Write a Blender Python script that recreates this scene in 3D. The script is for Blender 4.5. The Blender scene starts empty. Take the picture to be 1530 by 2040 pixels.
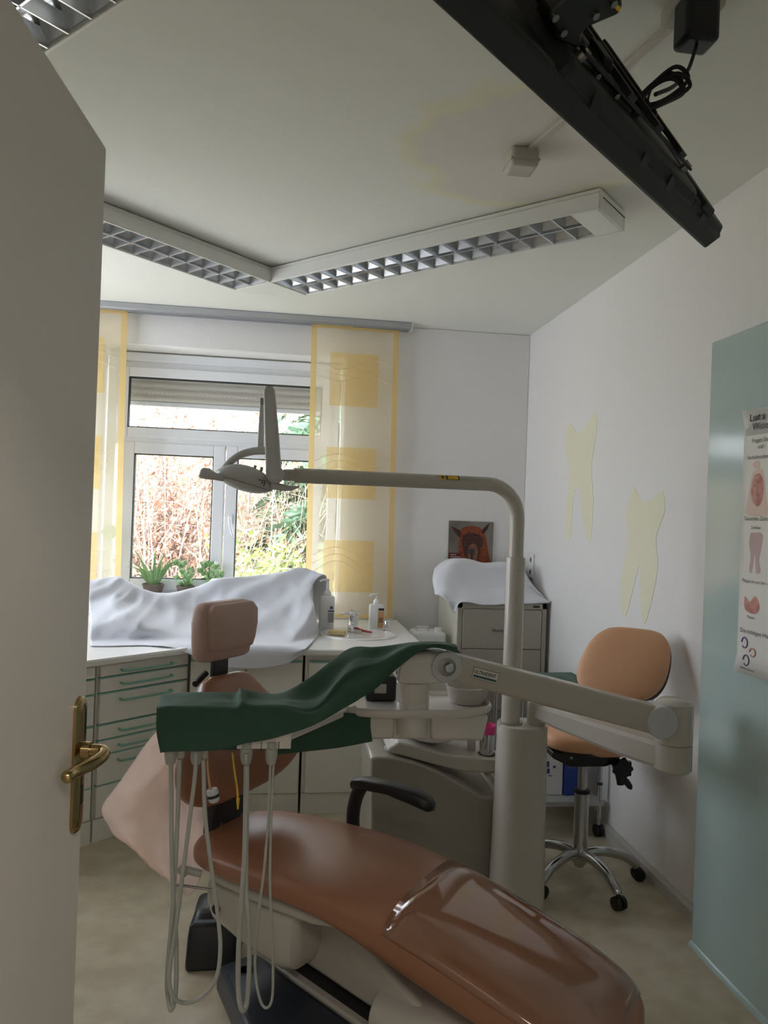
import bpy, math, random
from mathutils import Vector, Matrix, noise
R = math.radians
scene = bpy.context.scene
random.seed(7)

# ------------------------------------------------------------------ camera
CAM = Vector((0, 0, 1.5)); FPX = 1500.0
RHO = math.atan(.036); PSI = math.atan(202/1500); PIT = math.atan(6/1500)
cd = bpy.data.cameras.new('camera'); cam = bpy.data.objects.new('camera', cd)
scene.collection.objects.link(cam); scene.camera = cam
cd.sensor_fit = 'VERTICAL'; cd.sensor_height = 36.0; cd.lens = FPX/2040*36.0
cd.clip_start = .02; cd.clip_end = 400
fw = Vector((math.sin(PSI)*math.cos(PIT), math.cos(PSI)*math.cos(PIT), math.sin(PIT)))
rt = Vector((math.cos(PSI), -math.sin(PSI), 0)); up = rt.cross(fw)
# rolled axes: world right appears tilted clockwise by RHO
r2 = rt*math.cos(RHO) + up*math.sin(RHO); u2 = -rt*math.sin(RHO) + up*math.cos(RHO)
cam.matrix_world = Matrix(((r2.x, u2.x, -fw.x, CAM.x), (r2.y, u2.y, -fw.y, CAM.y), (r2.z, u2.z, -fw.z, CAM.z), (0, 0, 0, 1)))

def ray(px, py):
    u = (px-765)/FPX; v = (py-1020)/FPX
    return fw + r2*u - u2*v
def at(px, py, Y):                 # survey helper: the point seen at a pixel, at depth Y in the room
    d = ray(px, py); return CAM + d*(Y/d.y)
def atz(px, py, z):
    d = ray(px, py); return CAM + d*((z-CAM.z)/d.z)
def atx(px, py, x):
    d = ray(px, py); return CAM + d*(x/d.x)

# ------------------------------------------------------------------ world, sun, exposure
w = bpy.data.worlds.new('world'); scene.world = w; w.use_nodes = True
nt = w.node_tree; bg = nt.nodes['Background']
sky = nt.nodes.new('ShaderNodeTexSky'); sky.sky_type = 'HOSEK_WILKIE'
sky.turbidity = 5.0; sky.ground_albedo = .4
sky.sun_direction = Vector((-.35, -.55, .76)).normalized()
mixw = nt.nodes.new('ShaderNodeMixRGB'); mixw.inputs[0].default_value = .55; mixw.inputs[2].default_value = (.93, .98, 1.06, 1)
nt.links.new(sky.outputs[0], mixw.inputs[1]); nt.links.new(mixw.outputs[0], bg.inputs['Color'])
bg.inputs['Strength'].default_value = 3.2
sl = bpy.data.lights.new('sun', 'SUN'); sl.energy = 3.4; sl.angle = R(1.5); sl.color = (1, .97, .92)
so = bpy.data.objects.new('sun', sl); scene.collection.objects.link(so)
so.rotation_euler = Vector((.35, .55, -.76)).to_track_quat('-Z', 'Y').to_euler()
pl = bpy.data.lights.new('window_portal', 'AREA'); pl.shape = 'RECTANGLE'; pl.size = 1.6; pl.size_y = 1.8; pl.cycles.is_portal = True
po = bpy.data.objects.new('window_portal', pl); scene.collection.objects.link(po)
po.location = (-.38, 5.16, 1.7); po.rotation_euler = (R(-90), 0, 0)
pl2 = bpy.data.lights.new('side_window_portal', 'AREA'); pl2.shape = 'RECTANGLE'; pl2.size = 1.8; pl2.size_y = 1.7; pl2.cycles.is_portal = True
po2 = bpy.data.objects.new('side_window_portal', pl2); scene.collection.objects.link(po2)
po2.location = (-2.16, 3.75, 1.7); po2.rotation_euler = (0, R(-90), 0)
vs = scene.view_settings
vs.view_transform = 'Standard'; vs.look = 'None'; vs.gamma = 1; vs.use_curve_mapping = False; vs.exposure = 1.86
scene.cycles.max_bounces = 14; scene.cycles.diffuse_bounces = 7; scene.cycles.transparent_max_bounces = 16
scene.cycles.sample_clamp_indirect = 6.0

# ------------------------------------------------------------------ materials
def lin(c):
    return tuple((x/12.92 if x <= .04045 else ((x+.055)/1.055)**2.4) for x in (v/255 for v in c)) + (1,)
def mat(name, rgb, rough=.5, metal=0, var=None, vscale=6, bump=0, bscale=60, coat=0, spec=.5, sheen=0, detail=4, emit=0):
    m = bpy.data.materials.new(name); m.use_nodes = True; t = m.node_tree; b = t.nodes['Principled BSDF']
    b.inputs['Base Color'].default_value = lin(rgb); b.inputs['Roughness'].default_value = rough; b.inputs['Metallic'].default_value = metal
    b.inputs['Specular IOR Level'].default_value = spec; b.inputs['Coat Weight'].default_value = coat; b.inputs['Coat Roughness'].default_value = .08
    b.inputs['Sheen Weight'].default_value = sheen
    tc = t.nodes.new('ShaderNodeTexCoord')
    if var:
        n = t.nodes.new('ShaderNodeTexNoise'); n.inputs['Scale'].default_value = vscale; n.inputs['Detail'].default_value = detail
        r = t.nodes.new('ShaderNodeValToRGB'); r.color_ramp.elements[0].position = .35; r.color_ramp.elements[1].position = .65
        r.color_ramp.elements[0].color = lin(rgb); r.color_ramp.elements[1].color = lin(var)
        t.links.new(tc.outputs['Object'], n.inputs['Vector']); t.links.new(n.outputs['Fac'], r.inputs['Fac']); t.links.new(r.outputs['Color'], b.inputs['Base Color'])
    if bump:
        n = t.nodes.new('ShaderNodeTexNoise'); n.inputs['Scale'].default_value = bscale; n.inputs['Detail'].default_value = 3
        bp = t.nodes.new('ShaderNodeBump'); bp.inputs['Strength'].default_value = bump; bp.inputs['Distance'].default_value = .004
        t.links.new(tc.outputs['Object'], n.inputs['Vector']); t.links.new(n.outputs['Fac'], bp.inputs['Height']); t.links.new(bp.outputs['Normal'], b.inputs['Normal'])
    return m

M = {}
M['wall'] = mat('wall_paint', (229, 227, 226), .85, bump=.35, bscale=130)
M['floor'] = mat('linoleum', (204, 194, 172), .42, var=(184, 172, 148), vscale=9, detail=6, spec=.4)
M['green_lacquer'] = mat('green_lacquer', (172, 190, 187), .13, bump=.04, bscale=14)
M['white_paint'] = mat('white_paint', (226, 224, 220), .35)
M['door'] = mat('door_lacquer', (222, 216, 210), .4, bump=.05, bscale=40)
M['pvc'] = mat('window_pvc', (232, 234, 238), .3)
M['gasket'] = mat('rubber_gasket', (40, 42, 44), .6)
M['shutter'] = mat('shutter_slat', (206, 202, 194), .5)
M['rail'] = mat('rail_aluminium', (176, 178, 182), .35, .6)
M['brass'] = mat('brass', (176, 152, 108), .14, 1)
M['black_metal'] = mat('black_metal', (26, 26, 27), .38)
M['black_plastic'] = mat('black_plastic', (30, 31, 35), .42)
M['tv_plastic'] = mat('tv_plastic', (34, 36, 38), .5, bump=.05, bscale=300)
M['screen'] = mat('screen_glass', (12, 12, 14), .12)
M['steel'] = mat('brushed_steel', (150, 148, 144), .35, 1)
M['chrome'] = mat('chrome', (225, 226, 228), .08, 1)
M['alu'] = mat('polished_aluminium', (196, 197, 198), .2, 1)
M['louvre'] = mat('louvre_aluminium', (205, 208, 212), .25, .9)
M['lamp_white'] = mat('luminaire_white', (224, 224, 220), .35)
M['cab'] = mat('cabinet_laminate', (226, 224, 216), .38)
M['mint'] = mat('mint_plastic', (126, 180, 162), .4)
M['worktop'] = mat('worktop_laminate', (232, 231, 229), .3)
M['ceramic'] = mat('ceramic', (236, 236, 236), .1)
M['white_cloth'] = mat('white_cloth', (218, 220, 228), .9, bump=.1, bscale=700, sheen=.2)
M['green_cloth'] = mat('green_cloth', (52, 84, 68), .85, bump=.15, bscale=900, sheen=.08)
M['vinyl'] = mat('tan_vinyl', (152, 104, 78), .34, bump=.05, bscale=500, spec=.6)
M['stool_vinyl'] = mat('light_tan_vinyl', (214, 162, 124), .5, bump=.05, bscale=500)
M['vinyl_pink'] = mat('faded_tan_vinyl', (186, 156, 144), .5, bump=.05, bscale=500)
M['plastic_sheet'] = mat('clear_cover', (140, 98, 76), .05, coat=.5, bump=.035, bscale=7, spec=.7)
M['unit'] = mat('unit_lacquer', (188, 182, 173), .25)
M['unit_white'] = mat('unit_white_lacquer', (216, 211, 206), .22)
M['unit_grey'] = mat('unit_grey_lacquer', (152, 146, 136), .22)
M['lamp_grey'] = mat('lamp_grey_lacquer', (190, 190, 190), .35)
M['hose'] = mat('hose_grey', (176, 176, 170), .45)
M['grey_disc'] = mat('grey_plastic_disc', (196, 196, 200), .4)
M['file_cab'] = mat('file_cabinet_steel', (168, 162, 151), .4, bump=.03, bscale=300)
M['file_side'] = mat('file_cabinet_side', (196, 194, 182), .45)
M['pink'] = mat('pink_plastic', (205, 60, 130), .35)
M['tooth'] = mat('yellow_wall_paint', (230, 227, 204), .85, bump=.35, bscale=130)
M['paper'] = mat('paper', (222, 220, 214), .4)
M['ink'] = mat('dark_ink', (52, 52, 56), .6)
M['ink_teal'] = mat('teal_ink', (40, 84, 84), .5)
M['sticker_yellow'] = mat('yellow_sticker', (222, 178, 40), .5)
M['bottle'] = mat('bottle_plastic', (232, 232, 232), .3)
M['label_blue'] = mat('blue_label', (70, 90, 150), .5)
M['label_orange'] = mat('orange_label', (206, 158, 112), .5)
M['red'] = mat('red_plastic', (170, 40, 44), .4)
M['sponge'] = mat('sponge', (214, 192, 140), .9)
M['leaf'] = mat('leaf_green', (112, 150, 96), .5, var=(150, 184, 124), vscale=8)
M['pot'] = mat('plant_pot', (98, 84, 76), .7)
M['blue'] = mat('blue_carton', (38, 66, 150), .4)
M['shelf'] = mat('trolley_shelf', (176, 178, 172), .3)
M['rubber'] = mat('black_rubber', (22, 22, 24), .55)
M['bluegrey'] = mat('blue_black_plastic', (38, 44, 54), .3)
M['yellow_cord'] = mat('yellow_cord', (220, 180, 50), .5)
M['base'] = mat('baseboard_grey', (186, 184, 178), .45)
M['duct'] = mat('duct_plastic', (190, 184, 176), .5)

def glass_mat():
    m = bpy.data.materials.new('window_glass'); m.use_nodes = True; t = m.node_tree; t.nodes.remove(t.nodes['Principled BSDF'])
    a = t.nodes.new('ShaderNodeBsdfTransparent'); g = t.nodes.new('ShaderNodeBsdfGlossy'); g.inputs['Roughness'].default_value = .02
    mx = t.nodes.new('ShaderNodeMixShader'); mx.inputs[0].default_value = .05
    t.links.new(a.outputs[0], mx.inputs[1]); t.links.new(g.outputs[0], mx.inputs[2]); t.links.new(mx.outputs[0], t.nodes['Material Output'].inputs[0]); return m
def sheer(name, rgb, opac, trl=.6):
    m = bpy.data.materials.new(name); m.use_nodes = True; t = m.node_tree; t.nodes.remove(t.nodes['Principled BSDF'])
    a = t.nodes.new('ShaderNodeBsdfTransparent'); d = t.nodes.new('ShaderNodeBsdfDiffuse'); tr = t.nodes.new('ShaderNodeBsdfTranslucent')
    d.inputs[0].default_value = lin(rgb); tr.inputs[0].default_value = lin(rgb)
    m1 = t.nodes.new('ShaderNodeMixShader'); m1.inputs[0].default_value = trl
    t.links.new(d.outputs[0], m1.inputs[1]); t.links.new(tr.outputs[0], m1.inputs[2])
    m2 = t.nodes.new('ShaderNodeMixShader'); m2.inputs[0].default_value = opac
    t.links.new(a.outputs[0], m2.inputs[1]); t.links.new(m1.outputs[0], m2.inputs[2]); t.links.new(m2.outputs[0], t.nodes['Material Output'].inputs[0]); return m
M['glass'] = glass_mat()
M['voile'] = sheer('curtain_voile', (250, 240, 214), .6)
M['voile_band'] = sheer('curtain_band', (248, 222, 160), .85)
M['voile_patch'] = sheer('curtain_patch', (247, 219, 146), .6)
M['voile_line'] = sheer('curtain_line', (248, 236, 206), .9)
M['peach'] = sheer('peach_film', (255, 243, 236), .97, .45)
M['clear_tray'] = sheer('clear_film', (214, 208, 204), .5, .3)

def ceiling_mat():
    m = mat('ceiling_paint', (226, 226, 220), .9, bump=.25, bscale=40); t = m.node_tree; b = t.nodes['Principled BSDF']
    tc = t.nodes.new('ShaderNodeTexCoord'); n = t.nodes.new('ShaderNodeTexNoise'); n.inputs['Scale'].default_value = 5.5; n.inputs['Detail'].default_value = 5
    mp = t.nodes.new('ShaderNodeMapping'); mp.inputs['Location'].default_value = (-.8*1.6, -2.45*1.6, 0); mp.inputs['Scale'].default_value = (1.6, 1.6, 0)
    g = t.nodes.new('ShaderNodeTexGradient'); g.gradient_type = 'SPHERICAL'
    add = t.nodes.new('ShaderNodeMath'); add.operation = 'MULTIPLY_ADD'; add.inputs[1].default_value = .55
    r = t.nodes.new('ShaderNodeValToRGB'); e = r.color_ramp.elements
    e[0].position = .5; e[0].color = lin((226, 226, 220)); e[1].position = .62; e[1].color = lin((225, 221, 196))
    x = e.new(.74); x.color = lin((218, 213, 207))
    t.links.new(tc.outputs['Object'], mp.inputs['Vector']); t.links.new(mp.outputs[0], g.inputs[0]); t.links.new(tc.outputs['Object'], n.inputs['Vector'])
    t.links.new(n.outputs['Fac'], add.inputs[0]); t.links.new(g.outputs['Fac'], add.inputs[2]); t.links.new(add.outputs[0], r.inputs['Fac']); t.links.new(r.outputs['Color'], b.inputs['Base Color'])
    return m
M['ceiling'] = ceiling_mat()

# ------------------------------------------------------------------ mesh helpers
V = Vector
def orth(d):
    d = d.normalized(); x = d.orthogonal().normalized(); return x, d.cross(x).normalized()
def catmull(pts, n=6):
    P = [V(p) for p in pts]; out = []
    for i in range(len(P)-1):
        p1, p2 = P[i], P[i+1]; p0 = P[i-1] if i > 0 else p1*2-p2; p3 = P[i+2] if i+2 < len(P) else p2*2-p1
        for k in range(n):
            t = k/n; out.append(.5*((2*p1)+(p2-p0)*t+(2*p0-5*p1+4*p2-p3)*t*t+(3*p1-p0-3*p2+p3)*t**3))
    out.append(P[-1]); return out
class MB:
    def __init__(s, X=None): s.v = []; s.f = []; s.X = X
    def add(s, vs, fs):
        o = len(s.v); s.v += [(s.X @ V(p)) if s.X else V(p) for p in vs]; s.f += [tuple(o+i for i in f) for f in fs]; return s
    def box(s, lo, hi):
        x0, y0, z0 = lo; x1, y1, z1 = hi
        return s.add([(x0,y0,z0),(x1,y0,z0),(x1,y1,z0),(x0,y1,z0),(x0,y0,z1),(x1,y0,z1),(x1,y1,z1),(x0,y1,z1)],
                     [(0,3,2,1),(4,5,6,7),(0,1,5,4),(1,2,6,5),(2,3,7,6),(3,0,4,7)])
    def obox(s, c, ax, ay, az):        # oriented box, half axes
        c, ax, ay, az = V(c), V(ax), V(ay), V(az); q = []
        for k in (-1, 1):
            for i, j in ((-1,-1),(1,-1),(1,1),(-1,1)): q.append(c+ax*i+ay*j+az*k)
        return s.add(q, [(0,3,2,1),(4,5,6,7),(0,1,5,4),(1,2,6,5),(2,3,7,6),(3,0,4,7)])
    def prism(s, poly, h):             # poly: 3D points, extruded by vector h
        P = [V(p) for p in poly]; n = len(P); h = V(h)
        return s.add(P+[p+h for p in P], [tuple(range(n-1,-1,-1)), tuple(range(n,2*n))]+[(i,(i+1)%n,n+(i+1)%n,n+i) for i in range(n)])
    def loft(s, rings, caps=True, closed=True):
        n = len(rings[0]); vs = [V(p) for r in rings for p in r]; fs = []
        for i in range(len(rings)-1):
            for j in range(n if closed else n-1):
                k = (j+1) % n; fs.append((i*n+j, i*n+k, (i+1)*n+k, (i+1)*n+j))
        if caps and closed: fs += [tuple(range(n-1,-1,-1)), tuple((len(rings)-1)*n+j for j in range(n))]
        return s.add(vs, fs)
    def tube(s, path, r, seg=10, sub=0, caps=True):
        P = catmull(path, sub) if sub else [V(p) for p in path]; rings = []; x = None
        for i, p in enumerate(P):
            d = (P[min(i+1,len(P)-1)]-P[max(i-1,0)]).normalized()
            x = orth(d)[0] if x is None else (x-d*x.dot(d)).normalized(); y = d.cross(x)
            rr = r if not isinstance(r, (list, tuple)) else r[0]+(r[1]-r[0])*i/(len(P)-1)
            rings.append([p+(x*math.cos(2*math.pi*k/seg)+y*math.sin(2*math.pi*k/seg))*rr for k in range(seg)])
        return s.loft(rings, caps)
    def cyl(s, p0, p1, r0, r1=None, seg=24):
        return s.tube([p0, p1], (r0, r0 if r1 is None else r1), seg)
    def lathe(s, prof, o, axis=(0,0,1), seg=32, sx=1, sy=1):
        o = V(o); d = V(axis).normalized(); x, y = (V((1,0,0)), V((0,1,0))) if abs(d.z) > .999 else orth(d)
        return s.loft([[o+d*z+(x*math.cos(2*math.pi*k/seg)*sx+y*math.sin(2*math.pi*k/seg)*sy)*r for k in range(seg)] for r, z in prof])
    def ell(s, c, rx, ry, rz, X=None, seg=20, rings=12):
        c = V(c); X = X or Matrix.Identity(3); q = []
        for i in range(rings+1):
            th = math.pi*(.002+.996*i/rings)
            q.append([c+X @ V((rx*math.sin(th)*math.cos(2*math.pi*k/seg), ry*math.sin(th)*math.sin(2*math.pi*k/seg), -rz*math.cos(th))) for k in range(seg)])
        return s.loft(q)
    def grid(s, rows):
        n = len(rows[0]); return s.add([p for r in rows for p in r], [(i*n+j, i*n+j+1, (i+1)*n+j+1, (i+1)*n+j) for i in range(len(rows)-1) for j in range(n-1)])
    def mesh(s, name, m, smooth=40):
        me = bpy.data.meshes.new(name); me.from_pydata([tuple(p) for p in s.v], [], s.f); me.validate(); me.update()
        import bmesh
        b = bmesh.new(); b.from_mesh(me); bmesh.ops.recalc_face_normals(b, faces=b.faces); b.to_mesh(me); b.free()
        if smooth:
            me.shade_smooth(); me.set_sharp_from_angle(angle=R(smooth))
        if m: me.materials.append(M[m] if isinstance(m, str) else m)
        return me
    def build(s, name, m, root=None, bev=0, seg=2, smooth=40, solid=0, label=None, kind=None):
        o = bpy.data.objects.new(name, s.mesh(name, m, smooth)); scene.collection.objects.link(o)
        if root is not None: adopt(o, root)
        if solid:
            q = o.modifiers.new('solid', 'SOLIDIFY'); q.thickness = solid; q.offset = 0
        if bev:
            q = o.modifiers.new('bevel', 'BEVEL'); q.width = bev; q.segments = seg; q.limit_method = 'ANGLE'; q.angle_limit = R(35)
        if label: o['label'] = label
        if kind: o['kind'] = kind
        return o
def wloc(o):
    l = V(o.location)
    while o.parent: o = o.parent; l = l+V(o.location)
    return l
def adopt(o, root): o.parent = root; o.location = -wloc(root)
def tag(o, label, cat, group=None):
    o['label'] = label; o['category'] = cat
    if group: o['group'] = group
    return o
def thing(name, label, cat, loc=(0,0,0), group=None):
    o = bpy.data.objects.new(name, None); o.empty_display_size = .1; scene.collection.objects.link(o); o.location = loc
    return tag(o, label, cat, group)
def struct(o): o['kind'] = 'structure'; return o
def inst(name, me, root, loc=(0,0,0), rot=None):
    o = bpy.data.objects.new(name, me); scene.collection.objects.link(o); o.parent = root; o.location = V(loc)-wloc(root)
    if rot: o.rotation_euler = rot
    return o
def text_mesh(txt, size, m, root, origin, xdir, ydir, name='lettering', bold=0, align='LEFT', squeeze=1):
    c = bpy.data.curves.new(name, 'FONT'); c.body = txt; c.size = size; c.align_x = align; c.offset = bold; c.resolution_u = 3; c.extrude = 0
    t = bpy.data.objects.new(name+'_tmp', c); scene.collection.objects.link(t)
    me = bpy.data.meshes.new_from_object(t.evaluated_get(bpy.context.evaluated_depsgraph_get()))
    bpy.data.objects.remove(t); bpy.data.curves.remove(c)
    xd, yd = V(xdir).normalized()*squeeze, V(ydir).normalized(); o3 = V(origin)
    for vv in me.vertices: vv.co = o3+xd*vv.co.x+yd*vv.co.y
    me.materials.clear(); me.materials.append(M[m]); o = bpy.data.objects.new(name, me); scene.collection.objects.link(o); adopt(o, root); return o
def surf(rows, nu=5, nv=5):            # bicubic resampling of a control grid of points
    a = [catmull(r, nu) for r in rows]; cols = [catmull([r[j] for r in a], nv) for j in range(len(a[0]))]
    return [[cols[j][i] for j in range(len(cols))] for i in range(len(cols[0]))]
def wrinkle(rows, amp, sc, nrm, seed=0):
    nrm = V(nrm)
    return [[p+nrm*amp*noise.noise(V(p)*sc+V((seed,0,0)))+nrm*amp*.5*abs(noise.noise(V((p.x*sc*2.3, p.y*sc*.8, p.z*sc*1.4+seed)))) for p in r] for r in rows]

# ------------------------------------------------------------------ room shell
XR, YB, ZC = 1.6, 4.86, 2.736; XL = -1.95
YF = .30                                            # wall with the doorway
struct(MB().box((XL-.2, -1.8, -.06), (XR+.2, YB+.3, 0)).build('floor', 'floor'))
struct(MB().box((XL-.2, -1.8, ZC), (XR+.2, YB+.4, ZC+.15)).build('ceiling', 'ceiling'))
struct(MB().box((XR, -1.8, 0), (XR+.2, YB+.4, ZC)).build('wall_right', 'wall'))
LY0, LY1, LZ0, LZ1 = 2.95, 4.55, .95, 2.45             # second window, in the left wall beyond the door
lw = MB(); lw.box((XL-.2, -1.8, 0), (XL, LY0, ZC)); lw.box((XL-.2, LY1, 0), (XL, YB+.4, ZC)); lw.box((XL-.2, LY0, 0), (XL, LY1, LZ0)); lw.box((XL-.2, LY0, LZ1), (XL, LY1, ZC))
struct(lw.build('wall_left', 'wall'))
WX0, WX1, WZ0, WZ1 = -1.16, .37, .9, 2.505           # window recess
bw = MB(); bw.box((XL, YB, 0), (WX0, YB+.32, ZC)); bw.box((WX1, YB, 0), (XR, YB+.32, ZC)); bw.box((WX0, YB, 0), (WX1, YB+.32, WZ0)); bw.box((WX0, YB, WZ1), (WX1, YB+.32, ZC))
struct(bw.build('wall_back', 'wall', bev=.006))
fwm = MB(); fwm.box((XL, YF-.18, 0), (-.38, YF, ZC)); fwm.box((.52, YF-.18, 0), (XR, YF, ZC)); fwm.box((-.38, YF-.18, 2.06), (.52, YF, ZC))
struct(fwm.build('wall_front', 'wall'))
struct(MB().box((XL, -1.8, 0), (XR, -1.65, ZC)).build('wall_corridor', 'wall'))
pier = struct(MB().box((1.508, YF, 0), (XR, 2.53, 2.163)).build('wall_pier', 'green_lacquer', bev=.006))
bb = MB(); bb.prism([(XR, 2.53, 0), (XR-.022, 2.53, 0), (XR-.022, 2.53, .05), (XR-.008, 2.53, .062), (XR, 2.53, .062)], (0, YB-2.53, 0))
struct(bb.build('baseboard_right', 'base'))
struct(MB().prism([(1.508, YF, 0), (1.494, YF, 0), (1.503, YF, .012), (1.508, YF, .016)], (0, 2.53-YF, 0)).build('trim_1', 'green_lacquer'))
# added fill light, out of view in the corridor behind the doorway
cl = bpy.data.lights.new('corridor_fill', 'AREA'); cl.shape = 'RECTANGLE'; cl.size = 1.2; cl.size_y = .3; cl.energy = 6; cl.color = (1, .93, .82)
co = bpy.data.objects.new('corridor_fill', cl); scene.collection.objects.link(co); co.location = (.2, -.75, 2.6)
# teeth painted on the right wall
wr = bpy.data.objects['wall_right']
def tooth(pts, label):
    P = catmull([(0, y, z) for y, z in pts]+[(0, *pts[0])], 5)[:-1]
    MB().prism([(XR+.0005, p.y, p.z) for p in P], (-.0019, 0, 0)).build('painted_tooth', 'tooth', wr, label=label)
tooth([(3.77,2.082),(3.722,2.012),(3.774,1.795),(3.734,1.595),(3.768,1.391),(3.869,1.525),(3.93,1.675),(3.955,1.683),(4.005,1.64),(4.047,1.385),(4.12,1.523),(4.083,1.776),(4.163,1.908),(4.126,2.059),(3.972,1.985),(3.867,2.017)], 'pale yellow molar painted on the wall, nearer the window corner')
tooth([(3.284,1.673),(3.181,1.6),(3.06,1.63),(3.015,1.641),(2.994,1.56),(3.059,1.445),(3.039,1.302),(3.132,1.064),(3.184,1.151),(3.19,1.29),(3.205,1.31),(3.222,1.288),(3.328,1.066),(3.39,1.19),(3.322,1.436),(3.358,1.539)], 'pale yellow molar painted on the wall above the stool')

# ------------------------------------------------------------------ window
FY = 5.04
win = struct(bpy.data.objects.new('window_1', None)); scene.collection.objects.link(win); win.location = (-.38, FY, WZ0); win['label'] = 'white plastic window with transom light over two sashes'
def frame_rect(mb, x0, x1, z0, z1, t, y0, y1):
    mb.box((x0, y0, z0), (x0+t, y1, z1)); mb.box((x1-t, y0, z0), (x1, y1, z1)); mb.box((x0+t, y0, z0), (x1-t, y1, z0+t)); mb.box((x0+t, y0, z1-t), (x1-t, y1, z1))
fr = MB(); frame_rect(fr, WX0+.02, WX1-.02, WZ0+.02, WZ1-.01, .055, FY, FY+.07)
fr.box((WX0+.07, FY-.004, 1.90), (WX1-.07, FY+.066, 1.965)); fr.box((WX0+.02, FY+.02, 2.39), (WX1-.02, FY+.07, WZ1-.01))
fr.build('window_frame', 'pvc', win, bev=.006)
MB().box((WX0, YB-.02, WZ0-.005), (WX1, FY+.02, WZ0+.02)).build('window_sill', 'white_paint', win, bev=.006)
def sash(x0, x1, z0, z1, t, y=FY-.014, handle=None):
    m = MB(); frame_rect(m, x0, x1, z0, z1, t, y, y+.06); s = m.build('sash', 'pvc', win, bev=.006)
    g = MB(); frame_rect(g, x0+t-.001, x1-t+.001, z0+t-.001, z1-t+.001, .006, y+.004, y+.05); g.build('gasket', 'gasket', s)
    MB().box((x0+t, y+.028, z0+t), (x1-t, y+.032, z1-t)).build('pane', 'glass', s)
    return s
sash(-1.075, .300, 1.945, 2.40, .065)
s1 = sash(-1.035, -.384, .96, 1.915, .075); s2 = sash(-.378, .245, .96, 1.915, .075)
h = MB(); h.box((-.355, FY-.024, 1.40), (-.325, FY-.012, 1.47)); h.cyl((-.34, FY-.02, 1.455), (-.34, FY-.055, 1.455), .009); h.tube([(-.34, FY-.052, 1.455), (-.335, FY-.056, 1.39), (-.315, FY-.056, 1.33)], .0085, 10, 4)
h.build('window_handle', 'pvc', s2, bev=.002)
# the second window, in the left wall
w2o = struct(bpy.data.objects.new('window_2', None)); scene.collection.objects.link(w2o); w2o.location = (XL-.14, (LY0+LY1)/2, LZ0); w2o['label'] = 'white two-sash window in the left wall beyond the door'
def sframe(mb, y0, y1, z0, z1, t, x0, x1):
    mb.box((x0, y0, z0), (x1, y0+t, z1)); mb.box((x0, y1-t, z0), (x1, y1, z1)); mb.box((x0, y0+t, z0), (x1, y1-t, z0+t)); mb.box((x0, y0+t, z1-t), (x1, y1-t, z1))
m_ = MB(); sframe(m_, LY0, LY1, LZ0, LZ1, .05, XL-.17, XL-.10); m_.build('window_frame', 'pvc', w2o, bev=.005)
for ya, yb in ((LY0+.045, (LY0+LY1)/2-.002), ((LY0+LY1)/2+.002, LY1-.045)):
    m_ = MB(); sframe(m_, ya, yb, LZ0+.045, LZ1-.045, .065, XL-.155, XL-.095); s_ = m_.build('sash', 'pvc', w2o, bev=.005)
    MB().box((XL-.13, ya+.06, LZ0+.1), (XL-.126, yb-.06, LZ1-.1)).build('pane', 'glass', s_)
MB().box((XL-.18, LY0, LZ0-.004), (XL+.03, LY1, LZ0+.02)).build('window_sill', 'white_paint', w2o, bev=.004)
# roller shutter outside the transom
rs = thing('roller_shutter', 'cream roller shutter half lowered behind the transom pane', 'shutter', (-.38, FY+.11, 2.17))
prof = [(0, 0), (.010, .006), (.014, .02), (.012, .034), (.002, .045)]
sm = MB(); sm.loft([[V((x, -q[0], q[1])) for q in prof]+[V((x, .004, .045)), V((x, .004, 0))] for x in (-.72, .72)]); sme = sm.mesh('slat', 'shutter')
for k in range(6): inst('slat', sme, rs, (-.38, FY+.11, 2.195+k*.046))
MB().box((-1.1, FY+.10, 2.165), (.34, FY+.114, 2.194)).build('end_bar', 'pvc', rs, bev=.003)
dm = MB().box((-.004, -.002, -.003), (.004, .0005, .003)).mesh('vent_slot', 'white_paint')
for k in range(46): inst('vent_slot', dm, rs, (-1.02+k*.029, FY+.0975, 2.249))

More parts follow.
